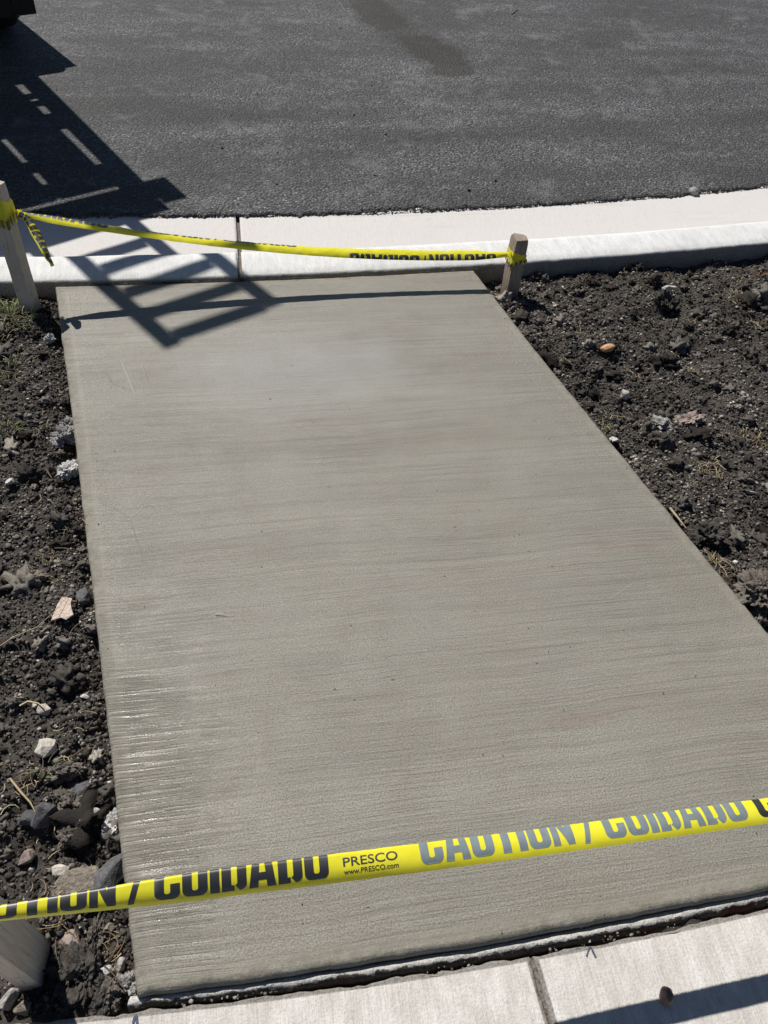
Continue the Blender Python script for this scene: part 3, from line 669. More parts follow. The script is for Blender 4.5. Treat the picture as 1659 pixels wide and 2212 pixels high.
# wood chip
bm = bmesh.new(); pc = at(142, 1326, -.03)
ol = [(-.022, -.034), (.001, -.028), (.014, -.034), (.030, -.022), (.022, -.004), (.018, .010), (.020, .022), (-.006, .028), (-.014, .006)]
lo = [bm.verts.new((x, y, 0)) for x, y in ol]; hi = [bm.verts.new((x*.98, y*.98, .003+.001*math.sin(x*300))) for x, y in ol]
bm.faces.new(lo[::-1]); bm.faces.new(hi)
for i in range(len(ol)): bm.faces.new((lo[i-1], lo[i], hi[i], hi[i-1]))
o = bm_obj('wood_chip', bm, mat_wood('raw_chip_wood', (.62, .47, .38), (.76, .63, .53), (.7, .6, .52), .3)); o.location = (pc[0], pc[1], level(pc[0], pc[1])+.016); o.rotation_euler = (.18, -.1, .1)
tag(o, 'pale raw wood chip lying flat in the left bed', 'wood chip')

# ---------------------------------------------------------------- crumbs on the joints and grit on the road
def crumbs(name, pts, r0, r1, pal, label, cat='crumbs', mat='grit'):
    pts = np.array(pts); r = rng.uniform(r0, r1, len(pts))*rng.uniform(.6, 1, len(pts)); pts[:, 2] += r*.35
    cols = np.array(pal)[rng.integers(0, len(pal), len(pts))]*rng.uniform(.75, 1.25, (len(pts), 1))
    return stuff(scatter(name, T1, pts, r, cols, M[mat], .7), label, cat)
GREY = [(.24, .22, .195), (.17, .15, .13), (.30, .28, .25), (.11, .095, .08), (.07, .06, .05)]
pp = [(x, float(yw(x))+rng.normal(0, .006)+.004, -.025) for x in rng.uniform(-.5, 1.4, 450) if vnoise(np.array([x]), np.array([0.]), 9, 5)[0] > .02]
crumbs('mortar_crumbs', pp, .001, .0045, GREY, 'grey mortar crumbs along the edge of the white pavement')
pp = [(x, float(yb(x))-.003+rng.normal(0, .002), -.008) for x in rng.uniform(-1.25, .3, 450) if vnoise(np.array([x]), np.array([2.]), 7, 5)[0] > -.05]
crumbs('kerb_crumbs', pp, .001, .0035, GREY[1:], 'dirty mortar crumbs in the crack between kerb and slab')
pp = [(x, float(ya(x))+abs(rng.normal(0, .012))-.004, -.121) for x in rng.uniform(-2, 2.4, 3800)]
crumbs('asphalt_crumbs', pp, .002, .0075, [(.03, .03, .031), (.045, .045, .046), (.06, .06, .06), (.09, .088, .086)], 'loose asphalt crumbs along the ragged road edge', 'asphalt')
q = np.stack([rng.uniform(-4, 4.5, 5200), rng.uniform(2.9, 8.5, 5200)], 1); q = q[q[:, 1] > ya(q[:, 0])+.02]
crumbs('road_grit', np.column_stack([q, np.full(len(q), -.117)]), .0012, .0045, [(.10, .10, .10), (.2, .2, .2), (.32, .31, .30), (.05, .05, .05), (.14, .14, .14)], 'fine grit scattered over the asphalt', 'grit')
bl = [(803, 186), (735, 62), (780, 70), (713, 213), (512, 212), (556, 204), (592, 203), (1013, 412), (905, 303), (1420, 505), (833, 292), (1230, 455), (1070, 392), (598, 399), (690, 330), (480, 322), (1180, 530), (1440, 480), (810, 380), (600, 330), (730, 245), (765, 250), (500, 250), (430, 300), (1120, 210)]
crumbs('tar_lumps', [at(x, y, -.117) for x, y in bl if y < 420], .006, .011, [(.008, .008, .009)], 'small black tar lumps scattered on the asphalt', 'tar lumps')
sp = [(895, 826), (465, 1480), (1043, 1630), (343, 1714), (905, 697), (1090, 688), (1141, 1357), (975, 1318), (1160, 1408), (600, 1465), (1110, 1760)]
crumbs('slab_specks', [at(x, y, .0005) for x, y in sp]+[at(rng.uniform(200, 1500), rng.uniform(760, 2050), .0004) for _ in range(60)], .001, .0026, [(.03, .026, .022), (.05, .04, .03), (.3, .28, .25)], 'tiny dark specks lying on the new slab', 'specks')

# ---------------------------------------------------------------- straw, sticks and grass
def strands(name, items, mat, parent=None):
    """items: list of (points (k,3), width, colour): three-sided tapering tubes"""
    V, F, K = [], [], []
    for pts, wd, col in items:
        pts = np.asarray(pts); k = len(pts); b = len(V)
        for i, p in enumerate(pts):
            d = pts[min(i+1, k-1)]-pts[max(i-1, 0)]; d = d/(np.linalg.norm(d)+1e-9); s = np.cross(d, [0, 0, 1.]); s = s/(np.linalg.norm(s)+1e-9); u = np.cross(s, d)
            ww = wd*(1-.75*(i/(k-1))**2)
            V += [p+s*ww, p-s*ww, p+u*ww*.7]; K += [col]*3
        for i in range(k-1):
            a = b+i*3
            for j in range(3): F.append((a+j, a+(j+1) % 3, a+3+(j+1) % 3, a+3+j))
    return mesh_np(name, V, F, mat, parent, np.array(K))
def straw_items(pts2, lmin, lmax, w0, w1, pal, z=None, curl=1.):
    it = []
    for x, y in pts2:
        a = rng.uniform(0, 6.28); L = rng.uniform(lmin, lmax); k = 5; c = rng.normal(0, .45)*curl; p = np.array([x, y, 0.]); P = []
        for i in range(k):
            P.append(p.copy()); p = p+np.array([math.cos(a), math.sin(a), 0])*L/(k-1); a += c
        P = np.array(P)
        for q in P: q[2] = (soil_h(q[:1], q[1:2])[0] if z is None else z)
        P[:, 2] = (P[:, 2].max()+.003+rng.random()*.006) + np.linspace(0, rng.uniform(-.004, .008), k) if z is None else P[:, 2]
        if z is None and ((P[:, 0] > xleft(P[:, 1])-.004) & (P[:, 0] < xright(np.clip(P[:, 1], .65, 2.77))+.004)).any(): continue
        col = np.array(pal[rng.integers(0, len(pal))])*rng.uniform(.7, 1.2)
        it.append((P, rng.uniform(w0, w1), col))
    return it
STRAW = [(.50, .40, .22), (.42, .33, .18), (.55, .47, .30), (.30, .22, .13), (.24, .16, .10)]
cl = [(1590, 650, 16), (1440, 600, 8), (1350, 570, 14), (1620, 945, 22), (1545, 1010, 30), (1490, 690, 10), (1500, 810, 12), (1540, 1215, 26), (1500, 1290, 8), (1640, 700, 12), (1380, 800, 10), (1200, 770, 10), (190, 1140, 16), (100, 1190, 14), (60, 1690, 14), (150, 1650, 10), (120, 1960, 24), (85, 1250, 10), (110, 1800, 10), (250, 2040, 20)]
ps = [p for p in soil_points(420)]
for x, y, n in cl:
    c = at(x, y, -.03)
    for _ in range(n): ps.append(np.array([c[0]+rng.normal(0, .02), c[1]+rng.normal(0, .02)]))
stuff(strands('straw_litter', straw_items(ps, .008, .055, .0005, .0014, STRAW, curl=1.), M['plant']), 'dry straw bits and roots littering the soil', 'straw')
def stick(name, pts, wd, col, label, cat='stick', z0=.006, zs=None):
    P = []
    for i, (x, y) in enumerate(pts):
        p = at(x, y, -.03 if zs is None else zs); z = (level(p[0], p[1])+z0+.006) if zs is None else zs
        P.append((p[0], p[1], z))
    P = np.array(P)
    if zs is None: P[:, 2] = P[:, 2].max()
    P = np.array([P[0]+(P[-1]-P[0])*0]+[*P[1:]]) if len(P) > 2 else P
    o = strands(name, [(P, wd, np.array(col))], M['plant']); return tag(o, label, cat)
stick('stick', [(1447, 1098), (1458, 1112), (1470, 1127), (1482, 1142)], .006, (.42, .34, .23), 'short dry stick lying along the right rim of the slab', z0=.012)
stick('straw', [(26, 1688), (50, 1718), (70, 1740), (80, 1760)], .0035, (.42, .33, .20), 'long tan straw stalk in the lower left bed', 'straw', z0=.014)
stick('straw', [(44, 1528), (62, 1518), (84, 1522), (100, 1536)], .003, (.5, .40, .24), 'curled tan root left of the white wedge shaped stone', 'straw', z0=.014)
stick('straw', [(12, 1415), (40, 1396), (90, 1375), (128, 1340), (160, 1300)], .0014, (.45, .37, .22), 'thin long grass stalk crossing the left bed beside the wood chip', 'straw', z0=.022)
stick('straw', [(1318, 905), (1322, 898), (1350, 902), (1370, 905)], .0016, (.5, .42, .26), 'bent thin straw in the middle of the right bed', 'straw', z0=.012)
stick('twig', [(1106, 30), (1112, 25), (1122, 19)], .006, (.2, .16, .11), 'short brown twig lying on the far asphalt', 'twig', zs=-.112)
stick('twig', [(228, 2090), (245, 2105), (262, 2125), (270, 2138)], .0016, (.12, .09, .07), 'thin dark twig at the near left corner of the slab', 'twig', z0=.03)
o = strands('straw', [(np.array([at(465, 1328, .002), at(472, 1325, .005), at(483, 1327, .004), at(496, 1331, .002)]), .0012, np.array((.62, .58, .45)))], M['plant']); tag(o, 'tiny pale straw on the left half of the new slab', 'straw')
def tuft(px, py, n, h, spread, pal, label, droop=.6, cat='grass'):
    c = at(px, py, -.045); it = []
    for _ in range(n):
        a = rng.uniform(0, 6.28); r = spread*math.sqrt(rng.random())*.6; b = np.array([c[0]+r*math.cos(a), c[1]+r*math.sin(a), 0]); b[2] = level(b[0], b[1])-.002
        a2 = a+rng.normal(0, .7); L = h*rng.uniform(.45, 1.1); out = L*rng.uniform(.3, .9); k = 5; P = []
        for i in range(k):
            t = i/(k-1); P.append(b+np.array([math.cos(a2)*out*t**1.4, math.sin(a2)*out*t**1.4, L*(t-droop*t*t)]))
        P = np.array(P)
        ov = (P[:, 0] > xleft(P[:, 1])-.003) & (P[:, 0] < xright(P[:, 1])+.003); P[ov, 2] = np.maximum(P[ov, 2], .004)
        it.append((P, rng.uniform(.0009, .0019), np.array(pal[rng.integers(0, len(pal))])*rng.uniform(.75, 1.2)))
    o = strands('grass_tuft', it, M['plant']); return tag(o, label, cat)
GRN = [(.16, .24, .065), (.24, .31, .09), (.34, .37, .14), (.50, .46, .23), (.6, .53, .32)]
DRY = [(.46, .38, .22), (.36, .28, .16), (.52, .45, .29), (.2, .2, .09)]
tuft(22, 690, 130, .085, .14, GRN, 'green and yellow grass tuft left of the foot of the left stake')
tuft(14, 645, 26, .06, .06, GRN, 'small green grass tuft between the left stake and the kerb')
tuft(25, 795, 34, .05, .07, GRN, 'low green grass tuft in the left bed below the left stake')
tuft(22, 935, 16, .07, .05, GRN[:3], 'sparse green weed at the left border of the picture')
tuft(105, 1625+45, 10, .03, .03, GRN[:3], 'tiny green sprout in the lower left bed')
tuft(170, 1150, 14, .04, .04, DRY, 'dry straw tuft against the left rim of the slab')
tuft(1350, 565, 24, .045, .05, DRY, 'dry straw tuft in front of the kerb right of the short stake')
tuft(1590, 645, 26, .04, .06, DRY, 'dry root tuft in the upper right bed')
tuft(1535, 1010, 22, .04, .06, DRY+GRN[2:4], 'dry straw tuft above the big black clod in the right bed')
tuft(1625, 945, 22, .03, .07, DRY, 'dry straw tuft at the right border of the picture')
tuft(1545, 1225, 20, .045, .04, DRY, 'reddish dry straw tuft at the right rim below the big black clod')
tuft(1303, 925, 9, .05, .02, GRN[:3], 'small weed leaning over the right rim of the slab')
tuft(1495, 560, 10, .06, .03, DRY, 'thin dry stalks by the kerb in the upper right bed')
tuft(1645, 590, 22, .05, .03, [(.4, .2, .1), (.5, .33, .2), (.3, .14, .08)], 'orange brown dry leaves by the kerb at the right border')

# ---------------------------------------------------------------- stakes
def stake(name, cb, ct, ax, wa, wb, zb_, zt, mat, label, seed, chip=.006):
    """cb, ct: centre at soil level and at the top; ax: heading of the side wa"""
    root = empty(name, (cb[0], cb[1], -.06)); bm = bmesh.new()
    u = np.array([math.cos(ax), math.sin(ax)]); v = np.array([-u[1], u[0]]); prev = None; nl = 22; per = []
    na, nb = 4, 5
    for i in range(na): per.append((-.5+i/na, -.5))
    for i in range(nb): per.append((.5, -.5+i/nb))
    for i in range(na): per.append((.5-i/na, .5))
    for i in range(nb): per.append((-.5, .5-i/nb))
    cb, ct = np.array(cb), np.array(ct)
    for i in range(nl+1):
        t = i/nl; z = zb_+(zt-zb_)*t; c = cb+(ct-cb)*(z+.06)/(zt+.06); cur = []
        for (a, b) in per:
            corner = abs(a) == .5 and abs(b) == .5; s = .965 if corner else 1.
            if i == nl: s *= .94
            p = c+u*wa*a*s+v*wb*b*s
            k = .0012*fb(p[0], p[1], z*.3, 60, 2, seed); zz = z
            if i == nl: zz += .003*n2(p[0], p[1], 60, seed)-(chip if b > .3 else 0)*(1+n2(p[0], p[1], 90, seed))
            cur.append(bm.verts.new((p[0]+u[0]*k, p[1]+u[1]*k, zz)))
        if prev:
            for j in range(len(cur)): bm.faces.new((prev[j-1], prev[j], cur[j], cur[j-1]))
        prev = cur
    bm.faces.new(prev)
    child(bm_obj('shaft', bm, mat), root); tag(root, label, 'stake')
    def frame(z): return cb+(ct-cb)*(z+.06)/(zt+.06), u, v
    return root, frame
sR, fR = stake('wooden_stake', (.4235, 2.703), (.4265, 2.724), math.atan2(.256, .966), .050, .066, -.2, .165, M['stake'], 'short weathered brown stake right of the slab beside the kerb', 3., .008)
sL, fL = stake('wooden_stake', (-1.3155, 2.3285), (-1.3445, 2.4035), math.atan2(.033, .012), .038, .064, -.2, .375, M['stake2'], 'tall leaning pale stake at the far left corner of the slab', 8., .0)
sN, fN = stake('wooden_stake', (-.563, .306), (-.566, .300), math.atan2(.008, .035), .038, .078, -.2, .44, M['stake2'], 'near pale stake at the lower left corner of the picture', 14., .0)

sE, fE = stake('wooden_stake', (1.452, .722), (1.455, .726), .22, .038, .070, -.2, .40, M['stake2'], 'pale stake that holds the right end of the near tape', 21., .0)

# ---------------------------------------------------------------- caution tape
def tape_path(A, B, sag, n=80, tilt=lambda t: 60., roll=0.):
    A, B = np.array(A), np.array(B); P = []
    for i in range(n+1):
        t = i/n; p = A+(B-A)*t; p[2] -= sag*4*t*(1-t); P.append(p)
    return np.array(P)
class Tape:
    """ribbon with a folded cross-section; S(s, v) gives a point of its face"""
    def __init__(s, path, tilt, cross, wav=0., wid=lambda t: 1.):
        s.wid = wid
        s.P = path; d = np.linalg.norm(np.diff(path, axis=0), axis=1); s.s = np.concatenate([[0], np.cumsum(d)]); s.L = s.s[-1]; s.tilt = tilt; s.cross = np.array(cross); s.wav = wav
    def frame(s, q):
        p = np.array([np.interp(q, s.s, s.P[:, i]) for i in range(3)]); e = 1e-3
        a = np.array([np.interp(min(q+e, s.L), s.s, s.P[:, i]) for i in range(3)])-np.array([np.interp(max(q-e, 0), s.s, s.P[:, i]) for i in range(3)])
        t = a/np.linalg.norm(a); h = np.cross(t, [0, 0, 1.]); h /= np.linalg.norm(h); z = np.cross(h, t); th = math.radians(s.tilt(q/s.L))
        return p, t, math.cos(th)*h+math.sin(th)*z, -math.sin(th)*h+math.cos(th)*z
    def S(s, q, v, lift=0.):
        p, t, n, c = s.frame(min(max(q, 0), s.L)); cr = s.cross
        a = np.interp(v, cr[:, 0], cr[:, 1]); b = np.interp(v, cr[:, 0], cr[:, 2])
        da = np.interp(v+.001, cr[:, 0], cr[:, 1])-np.interp(v-.001, cr[:, 0], cr[:, 1]); db = np.interp(v+.001, cr[:, 0], cr[:, 2])-np.interp(v-.001, cr[:, 0], cr[:, 2])
        L = math.hypot(da, db)+1e-9; na, nb = -db/L, da/L
        wv = s.wav*(mnoise.noise(Vector((q*18, v*25, 3.1)))+.5*mnoise.noise(Vector((q*45, v*60, 7.7))))
        k = lift+wv; w_ = s.wid(q/s.L)
        return p+c*(a*w_+na*k)+n*(b+nb*k)
    def mesh(s, parent=None, step=.006):
        ns = max(4, int(s.L/step)); vs_ = np.linspace(s.cross[0, 0], s.cross[-1, 0], 34); V, F = [], []
        for i in range(ns+1):
            for v in vs_: V.append(s.S(s.L*i/ns, v))
        k = len(vs_)
        for i in range(ns):
            for j in range(k-1): F.append((i*k+j, (i+1)*k+j, (i+1)*k+j+1, i*k+j+1))
        return mesh_np('ribbon', V, F, M['tape'], parent, smooth=True)
def rring(w_, h_, ro, ri, sw, n=5):
    """quads between an outer and an inner rounded rectangle, starting at the right middle, counter-clockwise"""
    def loop(x0, y0, x1, y1, r):
        o = []
        for cx, cy, a0 in ((x1-r, y1-r, 0), (x0+r, y1-r, 90), (x0+r, y0+r, 180), (x1-r, y0+r, 270)):
            for i in range(n+1): a = math.radians(a0+90*i/n); o.append((cx+r*math.cos(a), cy+r*math.sin(a)))
        return o
    O, I_ = loop(0, 0, w_, h_, ro), loop(sw, sw*.62, w_-sw, h_-sw*.62, ri); m_ = len(O)
    return [(O[i], O[(i+1) % m_], I_[(i+1) % m_], I_[i]) for i in range(m_)]
def box4(x0, y0, x1, y1): return ((x0, y0), (x1, y0), (x1, y1), (x0, y1))
LW, SW = .62, .235                     # width of a capital and of its stroke, capitals 1 high
def glyph(c):
    if c == 'O': return LW, rring(LW, 1, .17, .06, SW)
    if c == 'D':
        q = [f for f in rring(LW, 1, .17, .06, SW) if sum(p[0] for p in f)/4 > LW*.5]; return LW, q+[box4(0, 0, SW, 1), box4(SW, 0, LW*.5, SW*.62), box4(SW, 1-SW*.62, LW*.5, 1)]
    if c == 'C':
        q = [f for f in rring(LW, 1, .17, .06, SW) if not (sum(p[0] for p in f)/4 > LW*.55 and max(p[1] for p in f)-min(p[1] for p in f) > .3)]
        return LW, q+[box4(LW-SW, .62, LW, .83), box4(LW-SW, .17, LW, .38)]
    if c == 'U':
        q = [f for f in rring(LW, 1, .17, .06, SW) if max(p[1] for p in f) < .45]; return LW, q+[box4(0, .17, SW, 1), box4(LW-SW, .17, LW, 1)]
    if c == 'I': return SW, [box4(0, 0, SW, 1)]
    if c == 'T': return LW*.94, [box4(0, 1-SW*.7, LW*.94, 1), box4(LW*.47-SW*.5, 0, LW*.47+SW*.5, 1-SW*.7)]
    if c == 'N': return LW, [box4(0, 0, SW*.86, 1), box4(LW-SW*.86, 0, LW, 1), ((SW*.86, 1), (SW*.86, .55), (LW-SW*.86, 0), (LW-SW*.86, .45))]
    if c == 'A': return LW*1.1, [((0, 0), (SW*.95, 0), (LW*.55-.02, 1), (LW*.55-.19, 1)), ((LW*1.1-SW*.95, 0), (LW*1.1, 0), (LW*.55+.19, 1), (LW*.55+.02, 1)), ((LW*.33, .18), (LW*.77, .18), (LW*.72, .36), (LW*.38, .36)), ((LW*.55-.03, .8), (LW*.55+.03, .8), (LW*.55+.03, 1), (LW*.55-.03, 1))]
    if c == '/': return .36, [((0, 0), (.13, 0), (.36, 1), (.23, 1))]
    return .3, []
def block_bm(txt):
    bm = bmesh.new(); x = 0.
    for c in txt:
        w_, q = glyph(c)
        for f in q: bm.faces.new([bm.verts.new((x+p[0], p[1], 0)) for p in f])
        x += w_+.055
    return bm
def text_bm(txt, bold):
    cu = bpy.data.curves.new('t', 'FONT'); cu.body = txt; cu.size = 1.; cu.offset = bold; cu.resolution_u = 5
    ob = bpy.data.objects.new('t', cu); C.objects.link(ob); dg = bpy.context.evaluated_depsgraph_get(); dg.update()
    me = bpy.data.meshes.new_from_object(ob.evaluated_get(dg)); bpy.data.objects.remove(ob); bpy.data.curves.remove(cu)
    bm = bmesh.new(); bm.from_mesh(me); bpy.data.meshes.remove(me); return bm
def lettering(tp, txt, s0, s1, v0, v1, bold, parent, lift=.0004, ink='ink'):
    bm = text_bm(txt, bold) if bold else block_bm(txt)
    xs = [v.co.x for v in bm.verts]; ys = [v.co.y for v in bm.verts]; x0, x1, y0, y1 = min(xs), max(xs), min(ys), max(ys)
    for v in bm.verts: v.co.x = s0+(v.co.x-x0)/(x1-x0)*(s1-s0); v.co.y = v0+(v.co.y-y0)/(y1-y0)*(v1-v0); v.co.z = 0
    lo_, hi_ = min(v0, v1), max(v0, v1)
    for q in list(np.arange(lo_, hi_, .0026))+[.0003, .0757]: bmesh.ops.bisect_plane(bm, geom=bm.verts[:]+bm.edges[:]+bm.faces[:], plane_co=(0, q, 0), plane_no=(0, 1, 0))
    for q in np.arange(min(s0, s1), max(s0, s1), .009): bmesh.ops.bisect_plane(bm, geom=bm.verts[:]+bm.edges[:]+bm.faces[:], plane_co=(q, 0, 0), plane_no=(1, 0, 0))
    bmesh.ops.triangulate(bm, faces=bm.faces[:])
    out = [v for v in bm.verts if v.co.x < 0 or v.co.x > tp.L or v.co.y < .0002 or v.co.y > .0758]; bmesh.ops.delete(bm, geom=out, context='VERTS')
    for v in bm.verts: v.co = Vector(tp.S(v.co.x, v.co.y, lift))
    me = bpy.data.meshes.new('lettering'); bm.normal_update(); bm.to_mesh(me); bm.free()
    for p in me.polygons: p.use_smooth = True
    me.materials.append(M[ink]); o = bpy.data.objects.new('lettering', me); C.objects.link(o); o.parent = parent; return o
def folded(front, r, w=.076, bow=.003):
    """cross-section (v, along, out): flat face, tight fold at the top, rest hanging behind"""
    out = []; n = 12
    for i in range(n+1): v = front*i/n; t = i/n; out.append((v, v-front*.5, bow*4*t*(1-t)-(.006*(1-t)**4)))
    k = 8; arc = math.pi*r
    for i in range(1, k+1): a = math.pi*i/k; out.append((front+arc*i/k, front*.5+r*math.sin(a), -r+r*math.cos(a)))
    v0 = front+arc; rem = w-v0
    for i in range(1, 9): t = i/8; out.append((v0+rem*t, front*.5-rem*t*.97, -2*r-.002*math.sin(t*3.1)))
    return out
def sx(tp, px):
    """length along the tape whose survey column is px"""
    best = None
    for q in np.linspace(0, tp.L, 900):
        p = tp.S(q, .015)-np.array([0, 0, CAM_H]); x = CX+FPX*(p@RT)/(p@FW)
        if best is None or abs(x-px) < best[0]: best = (abs(x-px), q)
    return best[1]
# near tape
An = (-.575, .277, .327); Bn = (1.42, .715, .245)
near_t = empty('caution_tape', (-.5, .3, -.06))
tilt_n = lambda t: 58+34*min(1., max(0., (t-.20)/.22))
TN = Tape(tape_path(An, Bn, .006, 160), tilt_n, folded(.038, .0035), .0006, lambda t: min(1., .42+t*3.4))
near_t.location = (0, 0, 0)
rbn = TN.mesh(near_t)
wl = sx(TN, 710)-sx(TN, 335); pe = sx(TN, 1310)-sx(TN, 335); c0 = sx(TN, 335); ca, cb_, sa, sb = (sx(TN, q)-sx(TN, 1310) for q in (910, 1243, 1262, 1294))
c2 = sx(TN, 1640)-ca
for b, ik in ((c0, 'ink'), (c0+pe, 'ink2'), (c2, 'ink')):
    for txt, a, e_, v0, v1 in (('CAUTION', ca, cb_, .009, .068), ('/', sa, sb, .007, .070), ('CUIDADO', 0, wl, .009, .068)):
        if b+e_ > 0 and b+a < TN.L: lettering(TN, txt, b+a, b+e_, v0, v1, 0, rbn, ink=ik)
d0, d1 = sx(TN, 742), sx(TN, 860)
lettering(TN, 'PRESCO', d0, d1, .0215, .0345, .012, rbn); lettering(TN, 'www.PRESCO.com', d0, d1, .0105, .0178, .012, rbn)
tag(near_t, 'yellow and black caution tape stretched across the near end of the slab', 'tape')
# far tape
kL = np.array([-1.285, 2.392, .282]); kR = np.array([.402, 2.688, .112])
far_t = empty('caution_tape', (0, 0, 0))
TF = Tape(tape_path(kL, kR, .052, 120), lambda t: 88+9*math.sin(t*6)-10*t, folded(.042, .003), .002, lambda t: min(1., .35+t/.10, .35+(1-t)/.12))
rbf = TF.mesh(far_t)
for txt, a, e_, v0, v1 in (('CUIDADO', .02, .28, .016, .075), ('CAUTION', .36, .62, .026, .085), ('/', .635, .65, .026, .085), ('CUIDADO', .665, .925, .031, .09), ('CUIDADO', 1.375, 1.115, .017, -.042), ('/', 1.40, 1.385, .017, -.04), ('CAUTION', 1.665, 1.41, .022, -.037)):
    lettering(TF, txt, a, e_, v0, v1, 0, rbf)
tag(far_t, 'yellow and black caution tape strung between the two far stakes', 'tape')
# loose end hanging from the left knot
tail_pts = [(38, 462, .285), (56, 470, .272), (72, 492, .25), (88, 520, .222), (101, 546, .196), (112, 566, .168), (116, 574, .158)]
tp_ = np.array([at(x, y, z) for x, y, z in tail_pts])
fine = np.array([[np.interp(t, np.arange(len(tp_)), tp_[:, i]) for i in range(3)] for t in np.linspace(0, len(tp_)-1, 50)])
class Tail(Tape):
    def frame(s, q):
        p = np.array([np.interp(q, s.s, s.P[:, i]) for i in range(3)]); e = .006
        a = np.array([np.interp(min(q+e, s.L), s.s, s.P[:, i]) for i in range(3)])-np.array([np.interp(max(q-e, 0), s.s, s.P[:, i]) for i in range(3)])
        t = a/np.linalg.norm(a); vw = np.array([.35, -.75, .55]); th = s.tilt(q/s.L); c = np.cross(vw, t); c /= np.linalg.norm(c); n = np.cross(t, c)
        return p, t, math.cos(th)*n+math.sin(th)*c, -math.sin(th)*n+math.cos(th)*c
def tailcross(w0): 
    h = w0/2; return [(0, -h, -.004), (.012, -h*.6, .001), (.026, -h*.15, .004), (.038, h*.3, .002), (.05, h*.7, -.001), (.06, h, -.006), (.068, h*.75, -.010), (.076, h*.2, -.012)]
TT = Tail(fine, lambda t: -.3+1.5*t, tailcross(.034), .003, lambda t: min(1., .45+1.4*t, .3+(1-t)*6)); rbt = TT.mesh(far_t, .004); rbt.name = 'loose_end'
lettering(TT, 'CUIDADO', -.06, .20, .006, .066, 0, rbt, .0007)
# wraps round the stakes
def wrap(fr, z0, z1, wa, wb, gap, parent, lean=.0, seed=1., turns=2, name='wrap'):
    V, F = [], []; per = []
    for k, (a0, b0, a1, b1) in enumerate(((-1, -1, 1, -1), (1, -1, 1, 1), (1, 1, -1, 1), (-1, 1, -1, -1))):
        for i in range(10): per.append((a0+(a1-a0)*i/10, b0+(b1-b0)*i/10))
    nz = 9
    for tnn in range(turns):
        b0_ = len(V)
        for a, b in per:
            dz = .005*math.sin(a*2+tnn*2+seed)+lean*a*(1 if tnn == 0 else -.6)+.007*tnn
            for j in range(nz):
                z = z0+(z1-z0)*j/(nz-1)+dz; c, u, v = fr(z)
                g_ = gap*(1+tnn*.7)+.0022*mnoise.noise(Vector((a*2.5+seed, b*2.5, j*.9+tnn*5)))*(1 if max(abs(a), abs(b)) < .99 or True else 0)
                p = c+u*a*(wa/2+abs(g_))+v*b*(wb/2+abs(g_)); V.append((p[0], p[1], z))
        m_ = len(per)
        for i in range(m_):
            for j in range(nz-1): F.append((b0_+i*nz+j, b0_+((i+1) % m_)*nz+j, b0_+((i+1) % m_)*nz+j+1, b0_+i*nz+j+1))
    band_ = mesh_np(name, V, F, M['tape'], parent, smooth=True)
    # broken stripes of print round the band
    V, F = [], []
    for q in np.arange(0, 40, 2.6):
        wq = rng.uniform(.8, 1.7)
        for part in ((.0, .42),):
            k0 = len(V)
            for i in range(4):
                s_ = (q+wq*i/3) % 40; i0 = int(s_); f = s_-i0; a = per[i0][0]*(1-f)+per[(i0+1) % 40][0]*f; b = per[i0][1]*(1-f)+per[(i0+1) % 40][1]*f
                for j in range(3):
                    z = z0+(z1-z0)*(part[0]+(part[1]-part[0])*j/2)+.005*math.sin(a*2+seed)+lean*a; c, u, v = fr(z); gg = gap*1.7+.0045
                    p = c+u*a*(wa/2+gg)+v*b*(wb/2+gg); V.append((p[0], p[1], z))
            for i in range(3):
                for j in range(2): F.append((k0+i*3+j, k0+(i+1)*3+j, k0+(i+1)*3+j+1, k0+i*3+j+1))
    mesh_np('lettering', V, F, M['ink'], band_)
def knot(c, r, parent, seed):
    bm = bmesh.new()
    for i in range(5):
        a = i*1.3+seed; n = 9; V = []
        ax = Vector((math.cos(a), math.sin(a*1.7), math.sin(a))).normalized(); b = ax.orthogonal().normalized(); d = ax.cross(b)
        for k in range(n+1):
            t = k/n*5.2; p = Vector(c)+(b*math.cos(t)+d*math.sin(t)*.6)*r*(.7+.3*math.sin(a*3))+ax*r*.35*(k/n-.5); wv = ax*r*.45*(1+.3*math.sin(k*2.+a))
            V.append((bm.verts.new(p-wv), bm.verts.new(p+wv+b*r*.2)))
        for k in range(n): bm.faces.new((V[k][0], V[k+1][0], V[k+1][1], V[k][1]))
    bm_obj('knot', bm, M['tape'], parent, True)
wrap(fR, .074, .104, .050, .066, .0010, far_t, .004, 1.); knot((.396, 2.681, .112), .009, far_t, 1.)
wrap(fL, .252, .318, .038, .064, .002, far_t, .010, 2.2); knot((-1.286, 2.392, .285), .011, far_t, 2.)
wrap(fN, .295, .345, .038, .078, .002, near_t, .003, 4.)
wrap(fE, .222, .268, .038, .070, .002, near_t, .003, 6.)
# torn flap at the short stake's knot
TT2 = Tail(np.array([[.394, 2.680, .114], [.400, 2.668, .104], [.406, 2.660, .094], [.410, 2.659, .088]]), lambda t: .4+t, [(0, -.013, 0), (.038, 0, .004), (.076, .013, 0)], .003); TT2.mesh(far_t, .003).name = 'torn_flap'

